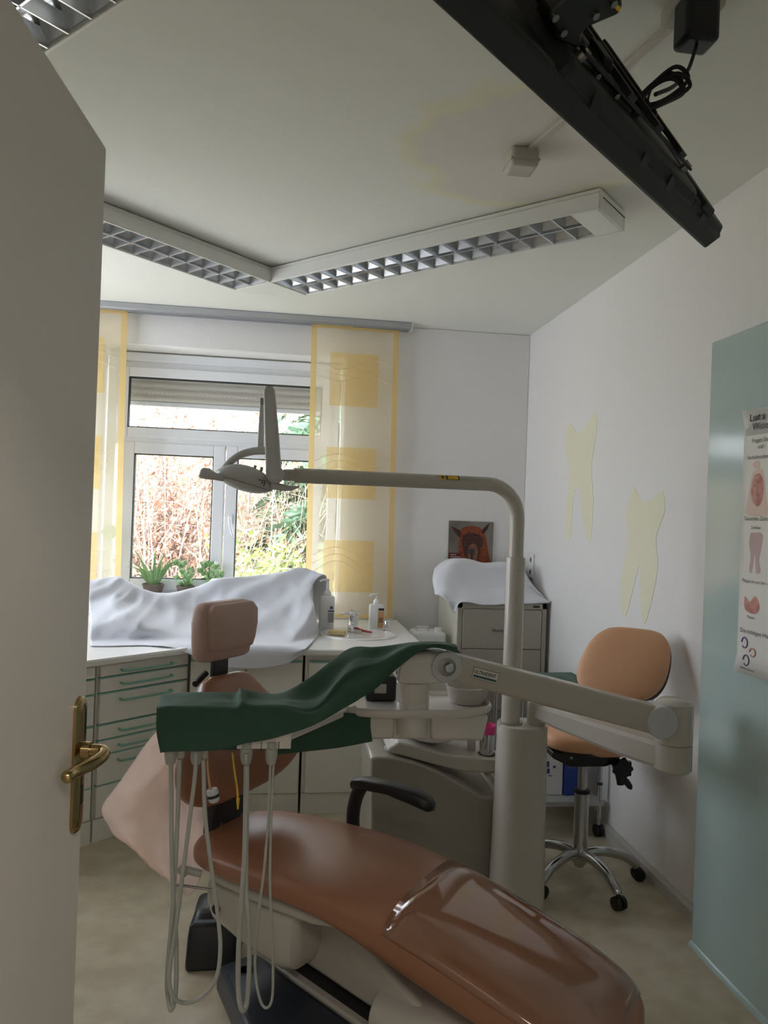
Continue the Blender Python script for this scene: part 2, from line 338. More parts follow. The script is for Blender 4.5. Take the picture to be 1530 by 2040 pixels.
# ------------------------------------------------------------------ curtain rail and curtains
rail = thing('curtain_rail', 'grey aluminium curtain rail along the ceiling above the window', 'curtain rail', (-.5, 4.79, 2.7))
MB().box((-1.9, 4.74, 2.695), (.775, 4.83, 2.735)).build('profile', 'rail', rail, bev=.004)
for y in (4.755, 4.785, 4.815): MB().box((-1.9, y-.006, 2.689), (.76, y+.006, 2.697)).build('track_lip', 'rail', rail)
MB().box((.775, 4.738, 2.692), (.782, 4.832, 2.736)).build('end_cap', 'lamp_white', rail)
def curtain(x0, x1, z0, z1, y, label, patches, bandw=.035):
    c = thing('panel_curtain', label, 'curtain', ((x0+x1)/2, y, z0), 'sliding panel curtains')
    def sheet(xa, xb, za, zb, yo, m, name):
        n = max(4, int((xb-xa)/.03)); k = max(6, int((zb-za)/.08)); rows = []
        for i in range(k+1):
            z = za+(zb-za)*i/k
            rows.append([V((xa+(xb-xa)*j/n + (z-z1)*-.012, y+yo+.006*math.sin((xa+(xb-xa)*j/n)*9+z*.8), z)) for j in range(n+1)])
        return MB().grid(rows).build(name, m, c, smooth=180)
    sheet(x0, x1, z0, z1, 0, 'voile', 'voile_panel')
    sheet(x0, x0+bandw, z0, z1, -.002, 'voile_band', 'side_band'); sheet(x1-bandw, x1, z0, z1, -.002, 'voile_band', 'side_band')
    sheet(x0, x1, z1-.012, z1+.012, -.003, 'voile_band', 'heading_tape')
    sheet(x0, x1, z0, z0+.02, -.003, 'voile_band', 'weight_hem')
    for xa, xb, za, zb, flip in patches:
        sheet(xa, xb, za, zb, -.0035, 'voile_patch', 'woven_square')
        for q in range(3):
            zz = zb-.07-q*.05 if flip else za+.25-q*.055
            pth = [(max(x0+.04, xa-.09)+(.5)*u+(zz-z1)*-.012, y-.006+.006*math.sin((xa+.4*u)*9+zz*.8), zz+(.035 if not flip else -.035)*math.sin((u-.08)*7.2)+.012*q*math.sin(u*5)) for u in [k/12 for k in range(13)] if max(x0+.04, xa-.09)+.5*u < x1-.035]
            MB().tube(pth, .0016, 5, 3).build('woven_wave', 'voile_line', c)
    return c
curtain(.14, .70, .84, 2.682, 4.785, 'yellow sheer panel curtain right of the window, behind the lamp arm', [(.262, .572, 2.183, 2.52, True), (.252, .572, 1.595, 1.92, False), (.25, .568, 1.002, 1.33, False)])
curtain(-1.56, -.985, .95, 2.682, 4.785, 'yellow sheer panel curtain left of the window, beside the door', [(-1.42, -1.115, 2.183, 2.52, True), (-1.42, -1.12, 1.595, 1.92, False), (-1.42, -1.13, 1.002, 1.33, False)])

# ------------------------------------------------------------------ louvred ceiling luminaire (U of three arms, switched off)
S2 = math.sqrt(.5); d1 = V((S2, -S2, 0)); d2 = V((-S2, -S2, 0)); w1 = V((S2, S2, 0)); w2 = V((-S2, S2, 0))
P0 = V((-.102, 3.838, 0)); LW = .27; ZB, ZT = 2.652, 2.730; AL = 1.71
lum = thing('louvred_ceiling_light', 'angled white louvred fluorescent ceiling light, switched off', 'ceiling light', (P0.x, P0.y, ZB))
def zc(p, z): return V((p.x, p.y, z))
bladem = {}
def arm(P, d, wv, L, cap):
    hm = MB()
    def slab(s0, s1, v0, v1, z0, z1):
        hm.prism([zc(P+d*s0+wv*v0, z0), zc(P+d*s1+wv*v0, z0), zc(P+d*s1+wv*v1, z0), zc(P+d*s0+wv*v1, z0)], (0, 0, z1-z0))
    slab(0, L, 0, .012, ZB, ZT-.018); slab(0, L, LW-.012, LW, ZB, ZT-.018); slab(0, L, .006, LW-.006, ZT-.018, ZT)
    slab(L-.008, L, .012, LW-.012, ZB, ZT-.018)
    if cap: slab(L-.115, L-.008, .012, LW-.012, ZB, ZB+.006)
    hm.build('housing', 'lamp_white', lum, bev=.003)
    L1 = L-(.115 if cap else .01)
    rm = MB(); n = 9
    for half in (0, 1):                                # curved reflectors over each row of cells
        v0 = .014+half*(LW/2-.010); v1 = v0+LW/2-.02
        rm.grid([[zc(P+d*s+wv*(v0+(v1-v0)*k/n), ZB+.012+.044*math.sin(math.pi*k/n)) for k in range(n+1)] for s in (.012, L1)])
    rm.build('reflector', 'louvre', lum)
    MB().obox(zc(P+d*(L1/2)+wv*(LW/2), ZB+.018), d*(L1/2), wv*.003, V((0, 0, .016))).build('long_blade', 'louvre', lum)
    key = (round(d.x, 2), round(d.y, 2))
    if key not in bladem:
        a = wv*(LW/2-.013); b = [(-.0025, .002), (.0025, .002), (.012, .04), (-.012, .04)]
        bladem[key] = MB().loft([[-a+d*x+V((0, 0, z)) for x, z in b], [a+d*x+V((0, 0, z)) for x, z in b]]).mesh('cross_blade', 'louvre', 20)
    k = .015
    while k < L1:
        inst('cross_blade', bladem[key], lum, zc(P+d*k+wv*(LW/2), ZB)); k += .1
    if cap: MB().obox(zc(P+d*(L+.0012)+wv*(LW*.55), ZB+.052), d*.0012, wv*(LW*.42), V((0, 0, .0012))).build('seam', 'gasket', lum)
def corner(P, a, b):
    q = [P, P+a*LW, P+a*LW+b*.075, P+a*.075+b*LW, P+b*LW]
    MB().prism([zc(p, ZB) for p in q], (0, 0, ZT-ZB)).build('corner_piece', 'lamp_white', lum, bev=.003)
arm(P0, d1, w1, AL, True); arm(P0, d2, w2, 1.655, False); corner(P0, w1, w2)
P1 = P0+d2*1.655
corner(P1, d2, w2); arm(P1, d1, d2, AL, True)

# ------------------------------------------------------------------ ceiling junction box, cable duct, socket with plug
jb = thing('junction_box', 'grey surface junction box on the ceiling', 'junction box', (.75, 2.51, 2.736))
MB().box((.705, 2.40, 2.672), (.80, 2.50, 2.736)).build('box_body', 'duct', jb, bev=.012, seg=3)
MB().box((.703, 2.398, 2.69), (.802, 2.502, 2.697)).build('lid_seam', 'duct', jb)
du = MB(); A = V((.765, 2.42, 0)); B = V((.93, 1.62, 0)); dd = (B-A).normalized(); sd = V((-dd.y, dd.x, 0))
du.prism([zc(A-sd*.011, ZC-.014), zc(A+sd*.011, ZC-.014), zc(A+sd*.011, ZC), zc(A-sd*.011, ZC)], (B-A)); tag(du.build('cable_duct', 'duct', bev=.003), 'thin white cable duct running across the ceiling to the socket', 'cable duct')
sk = thing('ceiling_socket', 'grey ceiling socket with a black plug adapter', 'socket', (.9, 1.66, 2.736))
MB().box((.855, 1.60, 2.69), (.965, 1.71, 2.736)).build('socket_base', 'duct', sk, bev=.01, seg=3)
pa = at(1350, 20, 1.60); 
pm = MB(); pm.box((.845, 1.555, 2.58), (.925, 1.625, 2.69)); pgo = pm.build('plug_adapter', 'black_plastic', sk, bev=.012, seg=3)

# ------------------------------------------------------------------ television on a ceiling bracket
Lx = V((math.cos(R(42)), math.sin(R(42)), 0)); FARC = at(1405, 497, 1.6)
TIL = R(31); bh = V((Lx.y, -Lx.x, 0))                       # horizontal direction to the back of the set
Bk = (bh*math.cos(TIL)+V((0, 0, 1))*math.sin(TIL)).normalized(); Ut = Lx.cross(Bk).normalized()
if Ut.z < 0: Ut = -Ut
tv = thing('television', 'black flat television hung from the ceiling, seen from below', 'television', FARC)
TW, TH = 1.10, .60
def tvp(l, b, u): return FARC-Lx*l+Bk*b+Ut*u          # l from the far end, b to the back, u up
def tvbox(mb, l0, l1, b0, b1, u0, u1, tp=0):
    mb.loft([[tvp(l0+tp*k, b, u0+tp*k), tvp(l1-tp*k, b, u0+tp*k), tvp(l1-tp*k, b, u1-tp*k), tvp(l0+tp*k, b, u1-tp*k)] for b, k in ((b0, 0), (b1, 1))])
    return mb
tvbox(MB(), 0, TW, 0, .042, 0, TH).build('panel', 'tv_plastic', tv, bev=.006)
tvbox(MB(), .006, TW-.006, -.001, .002, .012, TH-.006).build('screen', 'screen', tv)
tvbox(MB(), .004, .20, .036, .056, .0008, TH*.8, .010).build('back_shell', 'tv_plastic', tv, bev=.004)
tvbox(MB(), .185, .77, .036, .066, .0004, TH*.72, .016).build('electronics_bulge', 'tv_plastic', tv, bev=.008)
tvbox(MB(), .10, .165, .05, .066, .002, TH*.5, .006).build('speaker_bulge', 'tv_plastic', tv, bev=.003)
tvbox(MB(), .78, 1.06, .036, .046, .004, TH*.8, .006).build('back_shell', 'tv_plastic', tv, bev=.003)
for l, b in ((.30, .03), (.42, .025), (.64, .034), (.10, .022)): MB().prism([tvp(l, b, -.0006), tvp(l+.03, b+.004, -.0006), tvp(l+.05, b+.026, -.0006), tvp(l+.022, b+.022, -.0006)], Ut*.003).build('vent_grille', 'black_metal', tv)
for l in (.24, .70): MB().cyl(tvp(l, .062, .06), tvp(l, .084, .06), .009, .009, 12).build('mount_bolt', 'steel', tv)
br = thing('television_bracket', 'black steel ceiling bracket behind the television', 'bracket', tvp(.5, .14, .2))
for u_ in (.05, .30): tvbox(MB(), .23, .71, .076, .081, u_, u_+.025).build('vesa_rail', 'black_metal', br)
for l in (.33, .45, .57): MB().obox(tvp(l, .087, .19), Lx*.012, Bk*.005, Ut*.16).build('vesa_strip', 'black_metal', br, bev=.001)
def atu(px, py, u):                # point seen at a pixel, on the plane u above the set's lower edge
    d = ray(px, py); return CAM+d*((u-(CAM-FARC).dot(Ut))/d.dot(Ut))
def plate(pts, u, name, m, dep=.05, bev=.004):
    return MB().prism([atu(x, y, u) for x, y in pts], Ut*dep).build(name, m, br, bev=bev)
plate([(1176, 160), (1196, 150), (1262, 214), (1254, 232), (1238, 228)], .06, 'tilt_plate', 'black_metal', .10)
plate([(1108, 84), (1132, 78), (1200, 150), (1182, 164)], .07, 'steel_bar', 'steel', .05, .002)
plate([(1186, 128), (1200, 130), (1204, 110), (1224, 122), (1220, 142), (1208, 156), (1196, 148)], .08, 'tilt_hook', 'black_metal', .05)
plate([(1106, 80), (1112, 64), (1097, 48), (1096, 26), (1112, 10), (1150, -22), (1190, -34), (1236, -22), (1242, 12), (1232, 30), (1170, 56), (1160, 70), (1160, 92), (1150, 98)], .06, 'tilt_head', 'black_metal', .07, .008)
for x, y in ((1122, 64), (1105, 34), (1186, 30), (1222, 6), (1190, 151), (1228, 190)): MB().cyl(atu(x, y, .058)+Ut*.004, atu(x, y, .058)-Ut*.004, .0055, seg=14).build('bolt', 'steel', br)
plate([(1227, 8), (1236, 14), (1234, 26), (1226, 18)], .055, 'tag', 'sticker_yellow', .004, 0)
pc = atu(1190, -24, .09)
MB().cyl(pc, (pc.x, pc.y, ZC-.01), .022).build('drop_tube', 'black_metal', br)
MB().cyl((pc.x, pc.y, ZC-.012), (pc.x, pc.y, ZC), .07).build('ceiling_plate', 'black_metal', br)
# power cable with a tied coil
k0 = V((.885, 1.585, 2.585)); kl = atu(1306, 188, .12); pth = [k0, k0.lerp(kl, .35)+V((.01, 0, -.02)), k0.lerp(kl, .75)+V((.015, 0, -.01)), kl]

cab = MB(); cab.tube(pth, .004, 8, 6)
ce = atu(1366, 160, .13); cs = atu(1256, 222, .11)
for i in range(5):
    o = V((random.uniform(-.012, .012), random.uniform(-.012, .012), random.uniform(-.012, .012)))
    cab.tube([cs+o, kl+V((-.008, 0, .014))+o*.3, ce+o+V((-.02, 0, .014)), ce+V((.004, 0, -.008))+o, kl+V((.012, 0, -.014))+o*.3, cs+o], .0038, 7, 6)
cab.tube([kl+V((-.01, -.006, .012)), kl+V((-.012, .004, -.012)), kl+V((.004, .004, -.03)), kl+V((0, .002, -.045))], .0022, 6, 4)
cab.tube([cs, atu(1244, 214, .11), atu(1236, 200, .11)], .0045, 8, 5)
tag(cab.build('power_cable', 'rubber'), 'black power cable coiled and tied beside the television', 'cable')

# ------------------------------------------------------------------ open door with brass handle
DA = R(4.3); Dd = V((math.sin(DA), math.cos(DA), 0)); Dn = V((Dd.y, -Dd.x, 0)); FAR = V((-.277, 1.16, 0)); DW = .845
door = struct(bpy.data.objects.new('door_1', None)); scene.collection.objects.link(door); door.location = FAR-Dd*DW; door['label'] = 'open cream interior door with brass handle'
def dp(r, o, z): return FAR-Dd*r+Dn*o+V((0, 0, z))
dl = MB(); dl.prism([dp(0, 0, .008), dp(DW, 0, .008), dp(DW, -.04, .008), dp(0, -.04, .008)], (0, 0, 2.02)); dl.build('door_leaf', 'door', door, bev=.004)
def rounded(r0, z0, z1, hw, n=8):
    P = [(hw*math.cos(math.pi*k/n), z1-hw+hw*math.sin(math.pi*k/n)) for k in range(n+1)]+[(-hw*math.cos(math.pi*k/n), z0+hw-hw*math.sin(math.pi*k/n)) for k in range(n+1)]
    return [(r0+x, z) for x, z in P]
hp = MB(); ring = rounded(.034, 1.03, 1.225, .019)
hp.loft([[dp(.034+(r-.034)*k, o, 1.1275+(z-1.1275)*(1-(1-k)*.2)) for r, z in ring] for k, o in ((1, 0), (1, .004), (.82, .008), (.45, .0095))]); plate = hp.build('handle_plate', 'brass', door)
MB().obox(dp(.034, .0096, 1.085), Dd*.003, Dn*.0008, V((0, 0, .013))).build('keyhole', 'rubber', plate)
hl = MB(); hl.cyl(dp(.034, .006, 1.148), dp(.034, .02, 1.148), .013, .012, 20)
hl.tube([dp(.034, .012, 1.148), dp(.033, .028, 1.148), dp(.036, .038, 1.147), dp(.048, .041, 1.145), (dp(.066, .036, 1.142)), dp(.085, .024, 1.139), dp(.098, .018, 1.138), dp(.112, .016, 1.138)], .0088, 16, 6)
hl.ell(dp(.113, .016, 1.138), .0088, .0088, .0088); hl.build('door_lever', 'brass', door)

# ------------------------------------------------------------------ cabinets under the window
CF = 3.76                                                     # front of the straight run
K0 = V((-.425, 3.79, 0)); Kd = V((-.78, -.69, 0)).normalized() # corner towards the door
Kd = (V((-.816, 3.439, 0))-K0).normalized(); Kn = V((Kd.y, -Kd.x, 0))
if Kn.y > 0: Kn = -Kn
def kp(s, o, z): return K0+Kd*s+Kn*o+V((0, 0, z))
dz = [(.735, .784), (.665, .725), (.525, .655), (.455, .515), (.388, .446), (.253, .380), (.108, .245)]
hm_small = MB(); hw = .13
def drawer_unit(s0, s1, label, handles=True):
    u = thing('drawer_unit', label, 'drawer unit', kp((s0+s1)/2, -.25, 0), 'white drawer units beside the door')
    def bx(mb, a, b, o0, o1, z0, z1): return mb.prism([kp(a, o0, z0), kp(b, o0, z0), kp(b, o1, z0), kp(a, o1, z0)], (0, 0, z1-z0))
    c = MB(); bx(c, s0, s1, -.5, -.022, .1, .789); c.build('carcass', 'cab', u)
    bx(MB(), s0, s1, -.45, -.008, 0, .1).build('plinth', 'cab', u)
    for z0, z1 in dz:
        dr = bx(MB(), s0+.008, s1-.008, -.021, 0, z0, z1).build('drawer_front', 'cab', u, bev=.002)
        bx(MB(), s0+.006, s1-.006, -.02, -.003, z1+.0005, z1+.0065).build('grip_strip', 'mint', dr)
        if handles and (s1-s0) > .3:
            m = (s0+s1)/2; zz = z1-.028 if z1-z0 < .08 else z1-.03
            MB().tube([kp(m-hw, -.002, zz), kp(m-hw, .014, zz), kp(m-hw*.92, .024, zz-.002), kp(m, .026, zz-.003), kp(m+hw*.92, .024, zz-.002), kp(m+hw, .014, zz), kp(m+hw, -.002, zz)], .0055, 8, 5).build('bar_handle', 'mint', dr)
    return u
drawer_unit(.0, .475, 'white seven-drawer unit with mint green bar handles beside the door')
drawer_unit(.485, .96, 'white drawer unit mostly hidden behind the door edge')
def door_unit(x0, x1, label, doors):
    u = thing('base_cabinet', label, 'cabinet', ((x0+x1)/2, CF+.3, 0), 'white base cabinets under the worktop')
    MB().box((x0, CF+.022, .1), (x1, YB-.02, .789)).build('carcass', 'cab', u)
    MB().box((x0, CF+.008, 0), (x1, CF+.3, .1)).build('plinth', 'cab', u)
    for a, b in doors:
        d = MB().box((a+.004, CF, .104), (b-.004, CF+.02, .752)).build('cabinet_door', 'cab', u, bev=.002)
        MB().box((a+.004, CF+.003, .753), (b-.004, CF+.018, .760)).build('grip_strip', 'mint', d)
    return u
door_unit(-.42, .128, 'white base cabinet behind the treatment chair backrest', [(-.42, -.15), (-.15, .128)])
door_unit(.14, .74, 'white base cabinet below the wash basin', [(.155, .74)])
wt = MB(); ov = .02
pts = [kp(.97, ov, 0), kp(.0, ov, 0)+V((.01, -.01, 0)), V((-.40, CF-ov, 0)), V((.765, CF-ov, 0)), V((.765, YB-.002, 0)), V((XL+.005, YB-.002, 0)), V((XL+.005, 3.75, 0))]
wt.prism([zc(p, .79) for p in pts], (0, 0, .032)); wto = wt.build('worktop', 'worktop', bev=.009, seg=3); tag(wto, 'pale laminate worktop with rounded edge under the window', 'worktop')
ust = MB().box((-1.6, YB-.022, .8225), (.74, YB-.001, .875)).build('upstand', 'worktop', wto, bev=.004)
WZ = .822
# wash basin
bs = thing('wash_basin', 'round white ceramic wash basin set into the worktop', 'basin', (.445, 4.24, WZ))
BX, BY, BR = .445, 4.22, .205
MB().lathe([(BR+.012, 0), (BR+.01, .007), (BR, .010), (BR-.012, .007), (BR-.03, .0035), (BR*.5, .0025), (.03, .002), (.001, .002)], (BX, BY, WZ), seg=40).build('bowl', 'ceramic', bs)
MB().lathe([(.022, 0), (.02, .003), (.001, .003)], (BX, BY, WZ+.002)).build('drain', 'chrome', bs)
# tap
fx, fy = .415, 4.30
tp = thing('basin_tap', 'chrome single lever mixer tap behind the basin', 'tap', (fx, fy, WZ))
MB().lathe([(.026, .0), (.026, .01), (.022, .014), (.021, .065), (.019, .085)], (fx, fy, WZ+.006)).build('tap_body', 'chrome', tp)
MB().tube([(fx, fy-.01, WZ+.055), (fx-.01, fy-.06, WZ+.062), (fx-.018, fy-.115, WZ+.05)], (.016, .011), 14, 4).build('spout', 'chrome', tp)
lv = MB(); lv.ell((fx, fy, WZ+.105), .022, .024, .018); lv.tube([(fx, fy, WZ+.112), (fx-.035, fy-.02, WZ+.113), (fx-.065, fy-.035, WZ+.105)], (.011, .006), 10, 4); lv.build('lever', 'chrome', tp)
def pump_bottle(x, y, wdt, hgt, label, lab_mat, z=WZ, tall=.06, depth=None, yaw=0):
    b = thing('pump_bottle', label, 'bottle', (x, y, z), 'pump bottles beside the basin')
    X = Matrix.Translation((x, y, z)) @ Matrix.Rotation(yaw, 4, 'Z'); dpt = depth or wdt*.7
    def sq(k, zz): return [V((wdt/2*k*math.copysign(abs(math.cos(t))**.45, math.cos(t)), dpt/2*k*math.copysign(abs(math.sin(t))**.45, math.sin(t)), zz)) for t in [2*math.pi*i/32 for i in range(32)]]
    MB(X).loft([sq(.96, 0), sq(1, .004), sq(1, hgt*.93), sq(.93, hgt*.97), sq(.5, hgt)]).build('bottle_body', 'bottle', b)
    p = MB(X); p.lathe([(wdt*.24, hgt-.004), (wdt*.24, hgt+.014), (wdt*.2, hgt+.022), (wdt*.1, hgt+.03), (wdt*.08, hgt+tall)], (0, 0, 0), seg=20)
    p.tube([(0, 0, hgt+tall), (.004, 0, hgt+tall+.006), (-.03, -.008, hgt+tall+.004), (-.045, -.012, hgt+tall-.006)], .006, 10, 3); p.build('pump', 'bottle', b)
    for mm, x0, x1, z0, z1 in lab_mat:
        MB(X).box((wdt*x0, -dpt/2-.0012, hgt*z0), (wdt*x1, -dpt/2+.002, hgt*z1)).build('label_print', mm, b)
    return b
ln = lambda n, x0, x1, z0, z1: [('ink', x0, x1, z0+(z1-z0)*k/n, z0+(z1-z0)*(k+.4)/n) for k in range(n)]
pump_bottle(.275, 4.38, .088, .20, 'tall white disinfectant pump bottle with blue label', [('label_blue', .18, .38, .62, .70), ('label_blue', .05, .46, .54, .58)]+ln(7, .06, .44, .24, .52), tall=.085)
pump_bottle(.572, 4.42, .088, .152, 'white lotion pump bottle with orange label', [('ink', .08, .46, .76, .85), ('label_orange', .06, .44, .10, .72)]+ln(3, .1, .4, .3, .5), tall=.05)
# tube, chrome dispenser, red brush, sponge
tb = thing('cream_tube', 'small white cream tube standing behind the tap', 'tube', (.44, 4.40, WZ))
MB().loft([[V((.44+.024*k*math.cos(t), 4.40+.016*j*math.sin(t), WZ+zz)) for t in [2*math.pi*i/20 for i in range(20)]] for k, j, zz in ((.7, .9, 0), (.7, .9, .02), (.95, 1, .025), (1, .7, .08), (1.05, .12, .115))]).build('tube_body', 'bottle', tb)
text_mesh('Neda', .014, 'ink', tb, (.424, 4.386, WZ+.085), (1, 0, 0), (0, .12, 1))
cp = thing('soap_dispenser', 'small chrome soap dispenser right of the basin', 'dispenser', (.625, 4.33, WZ))
MB().lathe([(.024, 0), (.024, .008), (.013, .014), (.013, .022), (.019, .026), (.019, .052), (.013, .066), (.004, .072)], (.625, 4.33, WZ)).build('dispenser_body', 'chrome', cp)
rb = thing('red_brush', 'red nail brush lying on the basin rim', 'brush', (.475, 4.30, WZ))
MB().tube([(.44, 4.29, WZ+.024), (.47, 4.26, WZ+.018), (.52, 4.22, WZ+.014)], (.009, .006), 8, 3).build('brush_handle', 'red', rb)
MB().obox((.452, 4.278, WZ+.013), V((.022, -.018, 0)), V((.006, .008, 0)), V((0, 0, .007))).build('bristles', 'white_paint', rb)
sp = MB(); sp.obox((.325, 4.17, WZ+.018), V((.045, -.008, 0)), V((.006, .028, 0)), V((0, 0, .012))); tag(sp.build('sponge', 'sponge', bev=.006, seg=3), 'yellow sponge lying in the left of the basin', 'sponge')
# canister on a low stand between worktop and filing cabinet
st = thing('side_stand', 'low white stand between the worktop and the filing cabinet', 'stand', (.9, 4.5, 0))
MB().box((.785, 4.22, 0), (1.02, 4.8, .70)).build('stand_body', 'cab', st, bev=.004); MB().box((.78, 4.21, .70), (1.025, 4.81, .718)).build('stand_top', 'worktop', st, bev=.004)
cn = thing('plastic_canister', 'white plastic canister with screw cap beside the filing cabinet', 'canister', (.9, 4.5, .718))
MB().box((.80, 4.42, .718), (1.0, 4.60, .808)).build('canister_body', 'bottle', cn, bev=.02, seg=4)
MB().lathe([(.026, 0), (.026, .02), (.022, .023)], (.96, 4.47, .808)).build('screw_cap', 'bottle', cn); MB().tube([(.83, 4.5, .805), (.83, 4.5, .828), (.90, 4.5, .828), (.90, 4.5, .805)], .008, 8).build('carry_handle', 'bottle', cn)

# ------------------------------------------------------------------ white sheet over the equipment on the worktop
cols = [  # per column: silhouette, upper, lower, crease on worktop, hem  (pixel, depth or height)
 [(178,1158,4.30),(178,1200,4.15),(180,1245,3.95),(180,1276),(180,1287)],
 [(232,1150,4.35),(222,1190,4.20),(240,1238,3.95),(228,1274),(228,1287)],
 [(262,1163,4.35),(250,1200,4.20),(268,1240,3.95),(262,1274),(262,1286)],
 [(292,1177,4.35),(282,1206,4.22),(305,1248,3.98),(295,1272),(295,1286)],
 [(335,1181,4.38),(345,1218,4.22),(345,1258,3.98),(340,1274),(342,1290)],
 [(385,1170,4.42),(395,1215,4.28),(400,1255,4.02),(398,1277),(400,1313)],
 [(430,1155,4.42),(440,1212,4.30),(440,1256,4.05),(440,1280),(440,1329)],
 [(500,1147,4.45),(508,1205,4.32),(505,1256,4.08),(500,1280),(500,1333)],
 [(565,1139,4.45),(568,1200,4.32),(570,1252,4.10),(560,1280),(560,1326)],
 [(606,1134,4.45),(612,1178,4.34),(610,1240,4.12),(598,1274),(592,1310)],
 [(650,1151,4.40),(622,1172,4.36),(632,1245,4.15),(636,1262),(612,1288)]]
rows = [[] for _ in range(7)]
for i, c in enumerate(cols):
    t, u, l, k, hm = c
    T = at(*t); U = at(*u); Lw = at(*l); Kp = atz(k[0], k[1], WZ+.008)
    Lw.z = max(Lw.z, WZ+.01)
    if i < 5: Hp = atz(hm[0], hm[1], WZ+.005); Fp = (Kp+Hp)/2
    else:
        Hp = at(hm[0], hm[1], CF-.035); Fp = V((Hp.x, CF-.028, WZ+.010)); Kp.y = max(Kp.y, CF+.12)
    rows[0].append(V((T.x, 4.66, WZ+.02))); rows[1].append(T); rows[2].append(U); rows[3].append(Lw); rows[4].append(Kp); rows[5].append(Fp); rows[6].append(Hp)
G = surf(rows, 12, 12)
for i, r in enumerate(G):
    for j, p in enumerate(r):
        f = i/(len(G)-1); a = math.sin(math.pi*min(1, max(0, (f-.10)/.62)))
        u = p.x*.8+p.z*.6; v = p.z*.8-p.x*.6; u3 = p.x*.5-p.z*.87
        rd = lambda q, k: 1-2*abs(noise.noise(q))*k
        dsp = .022*rd(V((u*2.0, v*6.5, 3)), 1.6)+.013*rd(V((u3*3, v*9+u*3, 9)), 1.8)+.009*rd(V((u*9, v*13, 5)), 1.7)
        p += V((0, -.75, .55))*a*(dsp-.012)
        if p.y > 3.70 and p.z < WZ+.004 and f < .8: p.z = WZ+.004
eq = thing('covered_appliance', 'pale tabletop appliance hidden under the white sheet', 'appliance', (-.2, 4.5, WZ))
MB().box((-.42, 4.47, WZ), (.2, 4.68, 1.08)).build('housing', 'cab', eq, bev=.02, seg=3)
tag(MB().grid(G).build('dust_sheet', 'white_cloth', smooth=180, solid=.003), 'large white sheet draped over equipment along the window worktop', 'sheet')
M['white_cloth'].node_tree.nodes['Principled BSDF'].inputs['Subsurface Weight'].default_value = 0

# ------------------------------------------------------------------ plants on the window sill
def leaf_strip(mb, base, tip, bend, wid, n=8):
    base, tip = V(base), V(tip); side = (tip-base).cross(V((0, -1, 0))).normalized(); rs = []
    for i in range(n+1):
        t = i/n; p = base.lerp(tip, t)+V(bend)*math.sin(math.pi*t); wv = wid*(1-t)**.7*(.6+.4*math.sin(math.pi*min(1, t*2)))
        rs.append([p+side*wv*math.cos(a)+V((0, -.35, 0))*wv*math.sin(a) for a in [2*math.pi*k/6 for k in range(6)]])
    mb.loft(rs)
def pot(p, c, r, hgt, name='pot'):
    MB().lathe([(r*.72, 0), (r, hgt*.85), (r*1.08, hgt*.86), (r*1.08, hgt), (r*.98, hgt), (r*.95, hgt*.85), (.001, hgt*.85)], c, seg=24).build(name, 'pot', p)
SZ = .92
al = thing('aloe_plant', 'spiky potted aloe on the window sill behind the sheet', 'potted plant', (-.80, 4.96, SZ)); pot(al, (-.80, 4.96, SZ), .065, .09)
for i in range(19):
    a = i*2.4; e = random.uniform(.10, .25); hh = random.uniform(.02, .25)
    lm = MB(); leaf_strip(lm, (-.80+.02*math.cos(a), 4.96+.02*math.sin(a), SZ+.08), (-.80+e*math.cos(a), 4.96+e*.35*math.sin(a), SZ+.07+hh), (0, 0, .04), .013); lm.build('leaf', 'leaf', al)
for q, (gx, gw) in enumerate(((-.60, .05), (-.44, .07))):
    gp = thing('geranium', ('small leafy pot plant beside the aloe on the sill', 'leafy flowering geranium in front of the window mullion')[q], 'potted plant', (gx, 4.97, SZ)); pot(gp, (gx, 4.97, SZ), .055, .08)
    fo = MB(); stm = MB()
    for i in range(34):
        c = V((gx+random.gauss(0, gw*.6), 4.97+random.gauss(0, .025), SZ+.09+random.random()*.14)); r = random.uniform(.014, .024)
        nn = V((random.uniform(-1, 1), -1.2, random.uniform(.1, 1.2))).normalized(); x, y = orth(nn)
        fo.add([c+nn*.004]+[c+(x*math.cos(2*math.pi*k/9)+y*math.sin(2*math.pi*k/9))*r*(1 if k % 2 else .82) for k in range(9)], [(0, k+1, (k+1) % 9+1) for k in range(9)])
        stm.tube([(gx, 4.97, SZ+.07), (gx*.5+c.x*.5, 4.97, SZ+.07+(c.z-SZ-.07)*.6), c], .0018, 5, 2)
    fo.build('foliage', 'leaf', gp, solid=.0012, kind='stuff'); stm.build('stems', 'leaf', gp)
    if q:
        fl = MB(); [fl.ell((gx+.03+random.gauss(0, .008), 4.955, SZ+.235+random.gauss(0, .006)), .008, .008, .007, seg=8, rings=5) for _ in range(6)]; fl.build('blossom', 'ceramic', gp)
fd = thing('flower_stake', 'green artificial flower on a thin stake behind the left curtain', 'decoration', (-1.06, 4.93, SZ))
fl = MB(); c = V((-1.075, 4.93, 1.33))
for k in range(6): fl.ell(c+V((.03*math.cos(k*1.047), 0, .03*math.sin(k*1.047))), .02, .006, .02, seg=10, rings=6)
fl.build('flower_head', 'leaf', fd); MB().tube([c, c+V((.02, 0, -.12)), c+V((.015, 0, -.41))], .003, 6, 4).build('stake', 'leaf', fd)

